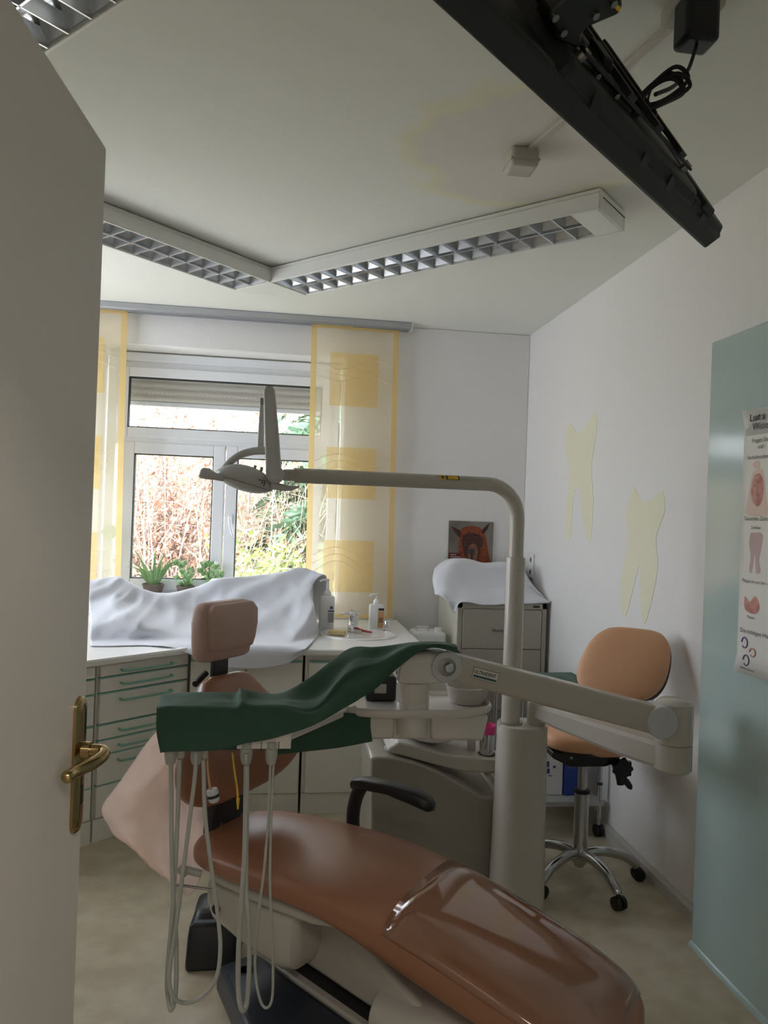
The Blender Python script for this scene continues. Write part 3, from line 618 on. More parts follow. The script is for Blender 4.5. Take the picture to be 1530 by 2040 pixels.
# ------------------------------------------------------------------ filing cabinet, cloth, calendar, wall socket
fc = thing('filing_cabinet', 'grey steel filing cabinet in the corner', 'filing cabinet', (1.31, 4.57, 0))
FX0, FX1, FY0, FY1, FH = 1.035, 1.575, 4.30, 4.84, 1.008
MB().box((FX0, FY0+.012, .02), (FX1, FY1, FH)).build('body', 'file_side', fc, bev=.004)
ff = MB(); ff.box((FX0, FY0, .02), (FX0+.028, FY0+.014, FH)); ff.box((FX1-.028, FY0, .02), (FX1, FY0+.014, FH)); ff.box((FX0, FY0, FH-.035), (FX1, FY0+.014, FH)); ff.build('front_frame', 'file_cab', fc, bev=.002)
for k in range(4):
    z1 = FH-.038-k*.235; d = MB().box((FX0+.031, FY0-.004, z1-.232), (FX1-.031, FY0+.013, z1-.003)).build('drawer', 'file_cab', fc, bev=.003)
    MB().tube([(1.25, FY0-.003, z1-.12), (1.25, FY0-.022, z1-.122), (1.36, FY0-.022, z1-.122), (1.36, FY0-.003, z1-.12)], .006, 8).build('drawer_handle', 'steel', d)
MB().box((1.49, FY0-.002, FH-.026), (1.53, FY0+.001, FH-.012)).build('name_plate', 'gasket', fc)
cb = thing('covered_box', 'white boxed device under the cloth on the filing cabinet', 'box', (1.25, 4.6, FH))
MB().box((1.09, 4.48, FH), (1.42, 4.74, 1.20)).build('box_body', 'cab', cb, bev=.03, seg=3)
g = [[(862,1150,4.60),(868,1130,4.68),(893,1114,4.74),(935,1114,4.78),(965,1122,4.78),(1000,1120,4.78),(1038,1128,4.76),(1062,1165,4.78),(1098,1192,4.80)],
     [(862,1152,4.52),(870,1138,4.50),(898,1118,4.50),(932,1117,4.50),(962,1124,4.50),(1000,1122,4.50),(1034,1134,4.5),(1066,1172,4.45),(1098,1196,4.4)],
     [(863,1162,4.46),(872,1152,4.44),(896,1136,4.44),(930,1140,4.44),(962,1145,4.44),(1000,1145,4.44),(1036,1152,4.43),(1068,1182,4.40),(1098,1197,4.36)],
     [(866,1180,4.42),(874,1172,4.40),(892,1165,4.39),(926,1170,4.39),(962,1172,4.39),(1000,1172,4.39),(1038,1174,4.38),(1070,1188,4.35),(1098,1198,4.33)],
     [(868,1184,4.36),(884,1184,4.34),(905,1190,4.325),(925,1190,4.32),(962,1191,4.32),(1000,1191,4.32),(1040,1194,4.31),(1070,1196,4.30),(1096,1198,4.29)],
     [(884,1186,4.32),(893,1202,4.30),(905,1222,4.285),(918,1200,4.280),(962,1205,4.282),(1000,1204,4.282),(1040,1203,4.282),(1070,1202,4.284),(1094,1201,4.285)]]
G = surf([[at(*p) for p in r] for r in g], 6, 6)
for r in G:
    for p in r:
        p.x = min(p.x, 1.588)
        if p.y > 4.30: p.z = max(p.z, FH+.004)
        p += V((0, -.006, .004))*noise.noise(V(p)*14)
tag(MB().grid(G).build('cover_cloth', 'white_cloth', smooth=180, solid=.003), 'white cloth draped over a box on the filing cabinet', 'cloth')
ca = thing('wall_calendar', 'wall calendar with a red-brown alpaca portrait above the filing cabinet', 'calendar', (1.239, 4.855, 1.05))
M['cal_bg'] = mat('calendar_background', (96, 90, 82), .45, var=(128, 120, 112), vscale=5, detail=1)
M['fur'] = mat('alpaca_fur', (150, 78, 46), .8, var=(112, 54, 34), vscale=60); M['fur_d'] = mat('alpaca_dark_fur', (84, 48, 38), .8, var=(60, 38, 34), vscale=60); M['fur_l'] = mat('alpaca_muzzle', (140, 96, 72), .8, var=(112, 76, 60), vscale=50)
M['maroon'] = mat('calendar_maroon', (96, 30, 36), .5)
CX, CZ = 1.089, 1.479
MB().box((CX, 4.850, 1.06), (CX+.3, 4.857, CZ)).build('sheet', 'cal_bg', ca)
def flat(pts, m, nm, k, smoothn=5):
    P = catmull([(x, 0, z) for x, z in pts]+[(pts[0][0], 0, pts[0][1])], smoothn)[:-1]
    MB().prism([(CX+p.x/490*.3, 4.8495-k*.0006, CZ-p.z/490*.3) for p in P], (0, .0006, 0)).build(nm, m, ca, smooth=0)
flat([(120,160),(135,90),(180,60),(260,48),(330,65),(370,100),(410,170),(430,280),(460,400),(475,520),(100,520),(130,420),(110,300)], 'fur', 'printed_coat', 1)
flat([(20,60),(70,80),(130,110),(130,170),(100,165),(55,110)], 'fur_d', 'printed_ear', 2); flat([(445,10),(400,50),(360,100),(380,130),(420,80)], 'fur_d', 'printed_ear', 2)
flat([(150,160),(200,130),(280,125),(360,160),(380,240),(350,300),(330,420),(240,450),(190,400),(160,300),(140,230)], 'fur_d', 'printed_face', 2)
flat([(225,260),(270,240),(310,265),(330,340),(310,430),(250,440),(215,380)], 'fur_l', 'printed_muzzle', 3)
flat([(222,310),(255,295),(290,310),(280,345),(258,365),(235,345)], 'ink', 'printed_nose', 4); flat([(245,380),(258,365),(272,380),(270,420),(248,420)], 'ink', 'printed_mouth', 4)
flat([(160,250),(185,240),(195,265),(170,280)], 'ink', 'printed_eye', 4); flat([(345,245),(365,240),(372,265),(350,275)], 'ink', 'printed_eye', 4)
flat([(2,345),(60,345),(140,345),(140,440),(60,440),(2,440)], 'maroon', 'printed_block', 5, 1)
for z, l in ((362, 60), (385, 110), (405, 100)): flat([(25, z), (25+l, z), (25+l, z+6), (25, z+6)], 'paper', 'printed_line', 6, 1)
MB().cyl((CX+.15, 4.850, CZ-.006), (CX+.15, 4.843, CZ-.006), .004, seg=10).build('hanging_pin', 'steel', ca)
ws = thing('wall_socket', 'cream double wall socket by the corner', 'socket', (1.598, 4.66, 1.13))
MB().box((1.588, 4.62, 1.132), (1.6, 4.70, 1.285)).build('plate', 'bottle', ws, bev=.004)
for z in (1.17, 1.247): MB().cyl((1.5885, 4.66, z), (1.5865, 4.66, z), .021).build('socket_well', 'duct', ws); MB().cyl((1.5868, 4.66, z), (1.586, 4.66, z), .012).build('contact_hole', 'gasket', ws)

# ------------------------------------------------------------------ poster on the green pier
ps = thing('dental_poster', 'curled white dental health poster on the glossy green pier', 'poster', (1.50, 2.1, 1.03))
PX = 1.5005
rw = []
for i in range(15):
    z = 1.03+.855*i/14; rw.append([V((PX-.003-.004*max(0, (y-2.2)/.09)-(.012*max(0, (y-2.255)/.04)**2 if i in (0, 14) else 0), y, z)) for y in (1.70, 1.8, 1.9, 2.0, 2.1, 2.16, 2.2, 2.24, 2.27, 2.293)])
MB().grid(rw).build('sheet', 'paper', ps, smooth=180, solid=.001)
M['poster_grey'] = mat('poster_grey', (176, 176, 172), .45); M['anat_red'] = mat('anatomy_red', (176, 104, 98), .5, var=(206, 150, 136), vscale=40); M['anat_skin'] = mat('anatomy_skin', (222, 196, 184), .5); M['anat_mauve'] = mat('anatomy_mauve', (194, 166, 166), .5); M['violet'] = mat('violet_ink', (96, 84, 140), .5)
def pp(y, z, k=0): return V((PX-.0036-.0003*k-.004*max(0, (y-2.2)/.09), y, z))
def pshape(pts, m, nm, k=1, sm=4):
    P = catmull([(0, a, b) for a, b in pts]+[(0, *pts[0])], sm)[:-1]; MB().prism([pp(p.y, p.z, k) for p in P], (.0004, 0, 0)).build(nm, m, ps, smooth=0)
pshape([(2.285, 1.80), (2.16, 1.80), (2.0, 1.80), (1.75, 1.80), (1.75, 1.875), (2.0, 1.875), (2.16, 1.875), (2.285, 1.875)], 'poster_grey', 'heading_band', 0, 1)
def ptext(s, size, y, z, m='ink', bold=0): text_mesh(s, size, m, ps, V((PX-.0086, y, z)), (0, -1, 0), (0, 0, 1), bold=bold)
ptext('Lust a', .032, 2.266, 1.846, bold=.0006); ptext('Wisse', .032, 2.25, 1.816)
ptext('Fragen Sie B', .02, 2.25, 1.775); ptext('und', .02, 2.22, 1.755); ptext('Verhaltensbedingt', .019, 2.272, 1.722)
pshape([(2.23, 1.69), (2.245, 1.705), (2.225, 1.718), (2.212, 1.708), (2.215, 1.69)], 'anat_skin', 'printed_head', 1); pshape([(2.215, 1.69), (2.245, 1.675), (2.262, 1.60), (2.268, 1.545), (2.17, 1.545), (2.178, 1.61), (2.195, 1.68)], 'anat_skin', 'printed_torso', 1)
pshape([(2.235, 1.67), (2.248, 1.63), (2.24, 1.585), (2.21, 1.57), (2.19, 1.60), (2.192, 1.65), (2.21, 1.675)], 'anat_red', 'printed_organs', 2)
ptext('Gesundes Zahnfl', .019, 2.276, 1.525); ptext('Zahnbau', .014, 2.24, 1.498)
pshape([(2.245, 1.485), (2.19, 1.485), (2.188, 1.45), (2.2, 1.40), (2.19, 1.365), (2.212, 1.36), (2.22, 1.42), (2.232, 1.36), (2.246, 1.365), (2.24, 1.41), (2.25, 1.45)], 'anat_mauve', 'printed_tooth', 1, 3)
ptext('Plaque ist von der', .016, 2.276, 1.325)
pshape([(2.262, 1.28), (2.235, 1.265), (2.215, 1.285), (2.195, 1.27), (2.19, 1.245), (2.21, 1.228), (2.25, 1.232), (2.265, 1.25)], 'anat_red', 'printed_gum', 1)
ptext('Plaque', .013, 2.245, 1.212); ptext('Die richtigen Handg', .021, 2.279, 1.162)
for yy, zz, mm in ((2.255, 1.13, 'violet'), (2.215, 1.105, 'anat_red'), (2.245, 1.075, 'violet')):
    MB().tube([pp(yy+.014*math.cos(t), zz+.013*math.sin(t)*(1.3 if mm == 'violet' else 1), 3) for t in [k*.5 for k in range(12)]], .0022, 5).build('printed_hand', mm, ps)
ptext('Handzahnbürste', .011, 2.27, 1.045)

# ------------------------------------------------------------------ treatment chair
CA = R(-38); ca_ = V((math.cos(CA), math.sin(CA), 0)); cn_ = V((-ca_.y, ca_.x, 0)); CO = V((-.169, 2.577, 0))
def cp3(s, t, z): return CO+ca_*s+cn_*t+V((0, 0, z))
def sring(c, ax, ay, hx, hy, e=.5, n=36, crown=0):
    out = []
    for k in range(n):
        t = 2*math.pi*k/n; cx, cy = math.cos(t), math.sin(t)
        x = math.copysign(abs(cx)**e, cx)*hx; y = math.copysign(abs(cy)**e, cy)*hy
        out.append(c+ax*x+ay*(y+(crown*(1-(x/hx)**2) if y > 0 else 0)))
    return out
ch = thing('treatment_chair', 'tan vinyl dental treatment chair in the middle of the room', 'dental chair', cp3(.5, 0, 0))
stn = [(.0, .432, .02, .07), (.012, .445, .05, .12), (.05, .455, .066, .175), (.12, .462, .075, .21), (.25, .468, .08, .228), (.42, .474, .085, .235), (.58, .474, .10, .235), (.72, .464, .13, .232), (.86, .440, .15, .228), (1.0, .402, .15, .225), (1.13, .360, .135, .222), (1.24, .322, .115, .21), (1.31, .296, .09, .18), (1.35, .274, .06, .13), (1.365, .26, .03, .07)]
zz = catmull([(a, b, 0) for a, b, c, d in stn], 3); th = catmull([(a, c, d) for a, b, c, d in stn], 3); rg = []
for p, q in zip(zz, th):
    h2 = q.y/2; rg.append(sring(cp3(p.x, 0, p.y-h2), cn_, V((0, 0, 1)), q.z, h2, .55, 40, .012))
MB().loft(rg).build('seat_cushion', 'vinyl', ch, smooth=80)
pr = []                                                       # glossy clear protector over the leg rest
for p, q in zip(zz, th):
    if .74 < p.x < 1.34:
        h2 = q.y/2; full = sring(cp3(p.x, 0, p.y-h2+.002), cn_, V((0, 0, 1)), q.z+.002, h2+.002, .55, 80, .012); pr.append([full[k] for k in range(3, 39)])
MB().grid(pr).build('leg_protector', 'plastic_sheet', ch, smooth=80, solid=.0012, label='glossy clear plastic protector over the leg rest')
sh = [(.10, .405, .03, .15), (.16, .404, .05, .19), (.35, .40, .055, .2), (.52, .395, .05, .2), (.60, .388, .03, .19), (.63, .384, .012, .17)]
MB().loft([sring(cp3(a, 0, b-c/2), cn_, V((0, 0, 1)), d, c/2, .45) for a, b, c, d in sh]).build('seat_shell', 'unit', ch)
ho = [(.11, .365, .10, .17), (.14, .36, .13, .18), (.26, .36, .17, .185), (.40, .36, .20, .185), (.44, .36, .19, .18), (.455, .355, .15, .16)]
MB().loft([sring(cp3(a, 0, b-c/2), cn_, V((0, 0, 1)), d, c/2, .4) for a, b, c, d in ho]).build('seat_housing', 'unit', ch)
MB().cyl(cp3(.16, -.178, .285), cp3(.16, -.188, .285), .014).build('pivot_cap', 'black_plastic', ch)
MB().loft([sring(cp3(a, .02, b), cn_, V((0, 0, 1)), d, c, .5) for a, b, c, d in ((.66, .08, .05, .12), (.70, .10, .095, .19), (.9, .115, .115, .215), (1.12, .10, .10, .21), (1.25, .07, .07, .17), (1.29, .05, .035, .1))]).build('front_cover', 'unit', ch)
BO = V((-.042, 2.453, 0)); e1 = V((math.cos(R(-51.6)), math.sin(R(-51.6)), 0)); e2 = V((e1.y, -e1.x, 0))   # e2 towards the door
def bp3(a, b, z): return BO+e1*a+e2*b+V((0, 0, z))
rl = MB(); rl.prism([bp3(.0, -.002, .0), bp3(.62, -.002, 0), bp3(.62, -.32, 0), bp3(.0, -.32, 0)], (0, 0, .088)); rl.build('base_frame', 'unit', ch, bev=.008)
MB().prism([bp3(.10, -.03, .088), bp3(.55, -.03, .088), bp3(.55, -.28, .088), bp3(.10, -.28, .088)], (0, 0, .03)).build('slot_bellows', 'rubber', ch)
la = MB(); la.prism([bp3(.06, -.036, .34), bp3(.28, -.036, .335), bp3(.74, -.036, .19), bp3(.74, -.036, .1185), bp3(.06, -.036, .1185)], e2*-.26); la.build('lift_arm', 'unit', ch, bev=.015, seg=3)
bp_ = MB(); o1 = [(-.005, 0), (.60, 0), (.66, .40), (.36, .262), (-.02, .125)]
bp_.loft([[bp3(a*k+.3*(1-k), b*k+.13*(1-k), z) for a, b in o1] for k, z in ((1, .004), (1, .045), (.96, .082), (.9, .092))]); bpo = bp_.build('foot_plate', 'bluegrey', ch, bev=.012, seg=3)
MB().lathe([(.026, 0), (.026, .0015), (.02, .002), (.018, .0005), (.001, .0005)], bp3(.075, .085, .0915)).build('plate_knob', 'rubber', bpo)
# wire clip and hinge tab by the seat's back end
MB().tube([cp3(.11, -.2, .385), cp3(.06, -.235, .40), cp3(.09, -.25, .40)], .012, 8, 3).build('hinge_tab', 'hose', ch)
MB().tube([cp3(.16, -.2, .35), cp3(.1, -.24, .36), cp3(.06, -.26, .362)], .004, 8, 3).build('wire_clip', 'steel', ch)
# backrest
b0 = cp3(.07, 0, .555); bt = cp3(-.01, 0, .945); bu = (bt-b0); blen = bu.length; bu = bu.normalized(); bf = (ca_-bu*ca_.dot(bu)).normalized()
bw_ = [(0, .08, .02), (.03, .16, .045), (.1, .235, .065), (.22, .29, .075), (.36, .305, .08), (.5, .28, .08), (.64, .225, .075), (.78, .165, .07), (.9, .128, .065), (.97, .105, .05), (1, .07, .025)]
rg = []
for v, hw_, th_ in [(p.x, p.y, p.z) for p in catmull(bw_, 3)]:
    r = []
    for p in sring(V((0, 0, 0)), cn_, bf, hw_, th_/2, .6, 36): 
        t = p.dot(cn_); r.append(b0+bu*blen*v+p+bf*(.35*t*t+.03*math.sin(math.pi*v)))
    rg.append(r)
MB().loft(rg).build('backrest', 'vinyl', ch, smooth=80)
MB().loft([sring(b0+bu*blen*v-bf*.045, cn_, bf, w_, .012, .3) for v, w_ in ((.1, .10), (.3, .2), (.6, .17), (.93, .07))]).build('backrest_shell', 'black_plastic', ch)
sb = MB(); sb.loft([sring(cp3(s, 0, z), cn_, ca_, hw_, .022, .3) for s, z, hw_ in ((.06, .385, .10), (.03, .43, .098), (.02, .50, .085), (.035, .58, .08), (.03, .66, .06))]); sb.build('back_strut', 'black_plastic', ch)
for t, z in ((-.05, .47), (.05, .47), (-.06, .55), (.06, .55)): MB().cyl(cp3(.03, t, z), cp3(.049, t, z), .006, seg=10).build('strut_bolt', 'steel', ch)
# headrest
hb = cp3(-.02, 0, 1.095); MB().obox(cp3(-.03, 0, .965), cn_*.036, ca_*.009, V((0, 0, .075))).build('headrest_bracket', 'black_plastic', ch, bev=.004)
MB().tube([cp3(-.04, -.05, .955), cp3(-.045, -.085, .93), cp3(-.04, -.1, .925)], .011, 8, 3).build('clamp_lever', 'black_plastic', ch)
hr = [(-.095, .105, .042), (-.085, .118, .058), (-.04, .125, .066), (.03, .126, .072), (.075, .122, .066), (.092, .11, .045), (.097, .09, .025)]
ho_ = MB().loft([sring(hb+V((0, 0, z))+ca_*0, cn_, ca_, w_, t_*.62, .5) for z, w_, t_ in hr]).build('headrest', 'vinyl_pink', ch, smooth=70)
hq = [(-.062, .085, .006), (-.056, .098, .016), (-.03, .106, .022), (.02, .112, .028), (.068, .112, .026), (.088, .10, .014), (.094, .09, .004)]
MB().loft([sring(hb+V((0, 0, z))+ca_*.042, cn_, ca_, w_, t_, .45) for z, w_, t_ in hq]).build('head_pillow', 'vinyl_pink', ho_, smooth=70)
# armrest on the far side
am = MB(); A0 = at(708, 1650, 2.60); 
def armr(s, t, z, hw_, hz): return sring(cp3(s, t, z), cn_, V((0, 0, 1)), hw_, hz, .6, 20)
post = [cp3(.36, .27, .40), cp3(.355, .27, .47), cp3(.365, .27, .53), cp3(.385, .27, .573)]
am.tube(post, .023, 12, 4); am.loft([armr(*q) for q in ((.345, .27, .574, .012, .008), (.355, .27, .578, .022, .018), (.40, .27, .588, .032, .019), (.50, .27, .592, .034, .019), (.60, .27, .582, .033, .024), (.645, .27, .57, .026, .022), (.66, .27, .565, .014, .012))])
am.build('armrest', 'black_plastic', ch, smooth=60)
# foot control on the floor
fcn = thing('foot_control', 'black wedge-shaped foot control on the floor behind the hoses', 'foot pedal', (-.2, 2.58, 0))
FX = V((-.185, 2.62, 0))
o2 = [(-.075, -.13), (.09, -.13), (.105, .02), (.05, .13), (-.06, .10)]
fb = MB(); fb.loft([[FX+V((x*k, y*k+dy, z)) for x, y in o2] for k, z, dy in ((1, 0, 0), (1, .03, 0), (.96, .10, .01), (.9, .14, .02))]); fb.build('pedal_body', 'black_plastic', fcn, bev=.012, seg=3)
MB().loft([sring(FX+V((.0, -.01+dy, z)), V((1, 0, 0)), V((0, 1, 0)), a, b, .5) for z, a, b, dy in ((.138, .06, .08, .02), (.152, .055, .07, .025), (.158, .04, .05, .03))]).build('pedal_plate', 'black_metal', fcn)
MB().loft([sring(FX+V((.03, .05, z)), V((1, 0, 0)), V((0, 1, 0)), a, a, .6) for z, a in ((.13, .04), (.185, .038), (.195, .028))]).build('pedal_knob', 'black_plastic', fcn)

# ------------------------------------------------------------------ dental unit: column, spittoon body
du_ = thing('dental_unit', 'cream dental unit column with spittoon body behind the chair', 'dental unit', (.9, 2.9, 0))
CC = V((.953, 2.83, 0))
MB().loft([sring(zc(CC, z), V((1, 0, 0)), V((0, 1, 0)), r*k, .085*k, .7) for z, k, r in ((0, 1.06, .1), (.02, 1.04, .1), (.3, 1.0, .098), (.695, .965, .097), (.708, .955, .097), (.712, .9, .097))]).build('column', 'unit', du_)
MB().cyl((.905, 2.83, .70), (.905, 2.83, .72), .047).build('pole_socket', 'unit_grey', du_)
yw = 2.93
bodyp = [(.375, .545), (.40, .551), (.46, .548), (.55, .528), (.65, .49), (.75, .435), (.828, .388), (.905, .384), (.905, .06), (.80, 0), (.40, 0)]
MB().prism([(x, yw, z) for x, z in bodyp], (0, .36, 0)).build('unit_body', 'unit_grey', du_, bev=.01, seg=3)
MB().box((.832, yw+.012, .01), (.93, yw+.34, .376)).build('side_cover', 'unit', du_, bev=.012)
sl_ = MB(); sl_.prism([(x, yw+.03, z) for x, z in ((.445, .57), (.49, .60), (.56, .585), (.70, .545), (.93, .525), (.93, .475), (.86, .47), (.75, .478), (.62, .512), (.50, .545), (.455, .555))], (0, .27, 0)); sl_.build('spittoon_shelf', 'unit', du_, bev=.014, seg=3)
MB().lathe([(.03, 0), (.032, .03), (.02, .034)], (.475, yw+.1, .53)).build('shelf_pivot', 'unit_grey', du_)
bo = MB(); bo.lathe([(.03, 0), (.09, .012), (.135, .035), (.15, .06), (.153, .066), (.147, .066), (.13, .04), (.08, .018), (.001, .012)], (.655, yw+.17, .565)); bo.build('spittoon_bowl', 'ceramic', du_)
MB().lathe([(.034, 0), (.036, .006), (.03, .006), (.001, .006)], (.868, yw+.09, .528)).build('cup_ring', 'rubber', du_)
MB().box((.80, yw+.12, .53), (.83, yw+.15, .60)).build('cup_filler', 'unit', du_, bev=.004)
cu = thing('rinsing_cup', 'steel cup with pink insert on the spittoon shelf', 'cup', (.866, yw+.08, .534))
MB().lathe([(.027, 0), (.029, .004), (.033, .085), (.031, .085), (.027, .01), (.001, .008)], (.866, yw+.08, .535)).build('steel_cup', 'chrome', cu)
MB().lathe([(.028, .05), (.031, .088), (.034, .092), (.035, .118), (.033, .12), (.030, .10), (.001, .08)], (.866, yw+.08, .535)).build('pink_insert', 'pink', cu)

# ------------------------------------------------------------------ operating lamp
lp = thing('operating_lamp', 'cream operating lamp on a curved pole arm in front of the window', 'operating lamp', (.905, 2.83, .72))
LP = V((.905, 2.83, 0))
z1 = at(1019, 1112, 2.83).z
MB().lathe([(.036, .712), (.0365, z1-.004), (.034, z1+.004), (.028, z1+.006)], LP).build('lower_pole', 'unit', lp)
AE = at(585, 947, 2.66); za = at(940, 963, 2.81).z
adir = (AE-V((LP.x, LP.y, za))); R0 = .13; ah = V((adir.x, adir.y, 0)).normalized()
path = [V((LP.x, LP.y, z1-.02)), V((LP.x, LP.y, z1+.04)), V((LP.x, LP.y, za-R0))]
for k in range(1, 9):
    a = math.pi/2*k/8; path.append(V((LP.x, LP.y, za-R0))+ah*R0*(1-math.cos(a))+V((0, 0, R0*math.sin(a))))
path.append(AE)
MB().tube(path, (.0285, .0265), 20).build('curved_arm', 'unit', lp, smooth=60)
# warning stickers on the arm
def on_arm(t, ang):
    p = path[-2].lerp(AE, t); d = (AE-path[-2]).normalized(); n0 = V((0, -1, 0)); n0 = (n0-d*n0.dot(d)).normalized(); u0 = d.cross(n0)
    if u0.z < 0: u0 = -u0
    return p, d, n0, u0
def arm_sticker(t0, t1, m, a0=.5, a1=1.1, rr=.0284):
    rows = []
    for k in range(5):
        an = a0+(a1-a0)*k/4; r = []
        for j in range(2):
            p, d, n0, u0 = on_arm(t0+(t1-t0)*j, 0); r.append(p+(n0*math.cos(an)+u0*math.sin(an))*rr)
        rows.append(r)
    return MB().grid(rows).build('warning_label', m, lp)
arm_sticker(.175, .245, 'ink', .3, 1.05, .0287); arm_sticker(.182, .238, 'sticker_yellow', .36, .98, .0289); arm_sticker(.25, .28, 'sticker_yellow', .3, 1.05, .0287); arm_sticker(.098, .155, 'poster_grey', .4, 1.0, .0287)
arm_sticker(.258, .272, 'ink', .45, .85, .0290)
# knuckle
K1 = at(548, 946, 2.64)
MB().obox(AE+(K1-AE)*.2, (K1-AE).normalized()*.028, V((0, -.022, 0)), V((0, 0, .020))).build('arm_knuckle', 'lamp_grey', lp, bev=.008)
MB().cyl(AE+V((.004, -.03, 0)), AE+V((.004, .03, 0)), .02).build('knuckle_pin', 'unit_grey', lp)
kd = MB(); kd.cyl(K1+V((0, -.034, 0)), K1+V((0, .034, 0)), .031); kd.build('pivot_drum', 'lamp_grey', lp, bev=.004)
MB().obox(K1+V((-.002, -.0348, .0)), V((.012, 0, 0)), V((0, .001, 0)), V((0, 0, .004))).build('drum_slot', 'gasket', lp)
TT = at(536, 772, 2.62); BB = at(546, 950, 2.62)
dv = (TT-BB); sd = V((1, 0, .0)); sd = (sd-dv.normalized()*sd.dot(dv.normalized())).normalized()
MB().loft([sring(BB+dv*t, sd, V((0, 1, 0)), wv, .022, .5) for t, wv in ((-.03, .024), (0, .027), (.5, .025), (.96, .020), (1, .014))]).build('spring_arm', 'lamp_grey', lp, smooth=50)
MB().obox(TT+V((0, -.006, .001)), V((.006, 0, 0)), V((0, .006, 0)), V((0, 0, .0015))).build('arm_cap', 'gasket', lp)
T2 = at(522, 800, 2.68); B2 = at(519, 897, 2.68)
MB().loft([sring(B2.lerp(T2, t), V((1, 0, 0)), V((0, 1, 0)), wv, .014, .5) for t, wv in ((0, .012), (.5, .010), (1, .006))]).build('hanger_link', 'lamp_grey', lp, smooth=50)
MB().obox((T2+at(530, 800, 2.62))/2, V((.012, 0, 0)), V((0, .03, 0)), V((0, 0, .008))).build('link_pin', 'unit_grey', lp)
MB().tube([at(528, 898, 2.67), at(505, 899, 2.67), at(480, 906, 2.67), at(458, 921, 2.67), at(444, 940, 2.67), at(440, 952, 2.67)], (.0145, .011), 12, 5).build('fork', 'lamp_grey', lp)
# head
hc = at(489, 956, 2.66); hx = (at(540, 972, 2.66)-at(430, 940, 2.66)).normalized(); hz_ = V((0, 1, 0)).cross(hx)*-1
hz_ = hx.cross(V((0, 1, 0))); hz_ = hz_ if hz_.z > 0 else -hz_
HX = Matrix((hx, V((0, 1, 0)), hz_)).transposed()
hm_ = MB()
rings = []
for i in range(15):
    t = -1+2*i/14; wv = max(.02, (1-abs(t)**2.2)); rings.append([hc+HX @ V((t*.105, math.cos(a)*.075*wv**.6, (.044 if math.sin(a) > 0 else .046)*math.sin(a)*wv**.7+.006*(1-t*t))) for a in [2*math.pi*k/28 for k in range(28)]])
hm_.loft(rings); hdo = hm_.build('lamp_head', 'lamp_grey', lp, smooth=70)
MB().loft([[hc+HX @ V((t*.108, math.cos(a)*.078*max(.02, 1-abs(t)**2.2)**.6, dz_-.012)) for t, a in [(math.cos(q), math.pi/2-0 if False else 0) for q in [0]] for _ in [0]] for dz_ in ()] or [[hc+HX @ V((.1*math.cos(a), .072*math.sin(a), -.014)) for a in [2*math.pi*k/28 for k in range(28)]], [hc+HX @ V((.1*math.cos(a), .072*math.sin(a), -.011)) for a in [2*math.pi*k/28 for k in range(28)]]]).build('head_seam', 'unit_grey', hdo)
for k in range(8):
    for j in range(3):
        p = hc+HX @ V((.005+k*.009, -.0655+j*.004+k*.0006, .012-j*.007)); MB().obox(p, HX @ V((.0028, 0, .001)), V((0, .004, 0)), V((0, 0, .0018))).build('vent_slot', 'gasket', hdo)
for x in (.02, .043): MB().cyl(hc+HX @ V((x, -.02, .038)), hc+HX @ V((x, -.02, .058)), .005, seg=10).build('head_screw', 'unit_grey', hdo)
h1 = at(405, 943, 2.60)
MB().loft([sring(p, V((.3, 0, .95)), V((0, 1, 0)), a, b, .7, 20) for p, a, b in ((at(398, 942, 2.62), .012, .012), (at(402, 942, 2.62), .019, .02), (at(414, 944, 2.62), .020, .02), (at(428, 949, 2.62), .013, .018), (at(446, 954, 2.63), .010, .02))]).build('grip_handle', 'lamp_grey', lp, smooth=60)
MB().loft([sring(p, V((0, 0, 1)), V((0, 1, 0)), a, b, .7, 20) for p, a, b in ((at(540, 966, 2.64), .014, .022), (at(560, 971, 2.64), .013, .022), (at(580, 973, 2.64), .009, .02), (at(596, 970, 2.64), .003, .01))]).build('grip_handle', 'lamp_grey', lp, smooth=60)

# ------------------------------------------------------------------ instrument delivery unit on its swivel arms
dv_ = thing('instrument_tray_unit', 'cream instrument tray unit on a two-part swivel arm beside the column', 'tray unit', (1.01, 2.82, .712))
HP = V((1.008, 2.825, 0)); EL = V((1.305, 2.335, 0)); er = .060
MB().lathe([(.036, .7122), (.037, .72), (.037, .792), (.034, .796)], HP).build('arm_pivot', 'unit', dv_)
ad = (EL-HP).normalized(); an = V((-ad.y, ad.x, 0))
lo = MB(); lo.loft([[zc(HP+ad*s, 0)+an*x*w_+V((0, 0, z0+(z1-z0)*y)) for x, y in ((-1, .15), (-.8, 0), (.8, 0), (1, .15), (1, .85), (.8, 1), (-.8, 1), (-1, .85))] for s, w_, z0, z1 in ((.02, .034, .735, .790), (.12, .036, .722, .789), (.40, .044, .700, .786), (.56, .05, .698, .784))]); lo.build('lower_arm', 'unit', dv_, smooth=30)
MB().lathe([(er-.006, .694), (er, .70), (er, .782), (er-.004, .785)], EL).build('elbow_base', 'unit', dv_)
MB().lathe([(er, .7865), (er, .915), (er-.012, .926), (.001, .929)], EL).build('elbow_head', 'unit', dv_)
E1 = V((1.232, 2.315, .866)); J = at(884, 1323, 2.395)
ux = (J-E1).normalized(); uy = V((0, 1, 0)); uy = (uy-ux*uy.dot(ux)).normalized(); uz = ux.cross(uy); uz = uz if uz.z > 0 else -uz
MB().obox((E1+zc(EL, .866))/2, V((.05, .01, 0)), V((-.008, .04, 0)), V((0, 0, .05))).build('elbow_fork', 'unit', dv_, bev=.008)
MB().loft([sring(E1.lerp(J, t), uy, uz, .038, hh, .3, 28) for t, hh in ((.0, .046), (.5, .045), (1, .043))]).build('upper_arm', 'unit', dv_, smooth=30)
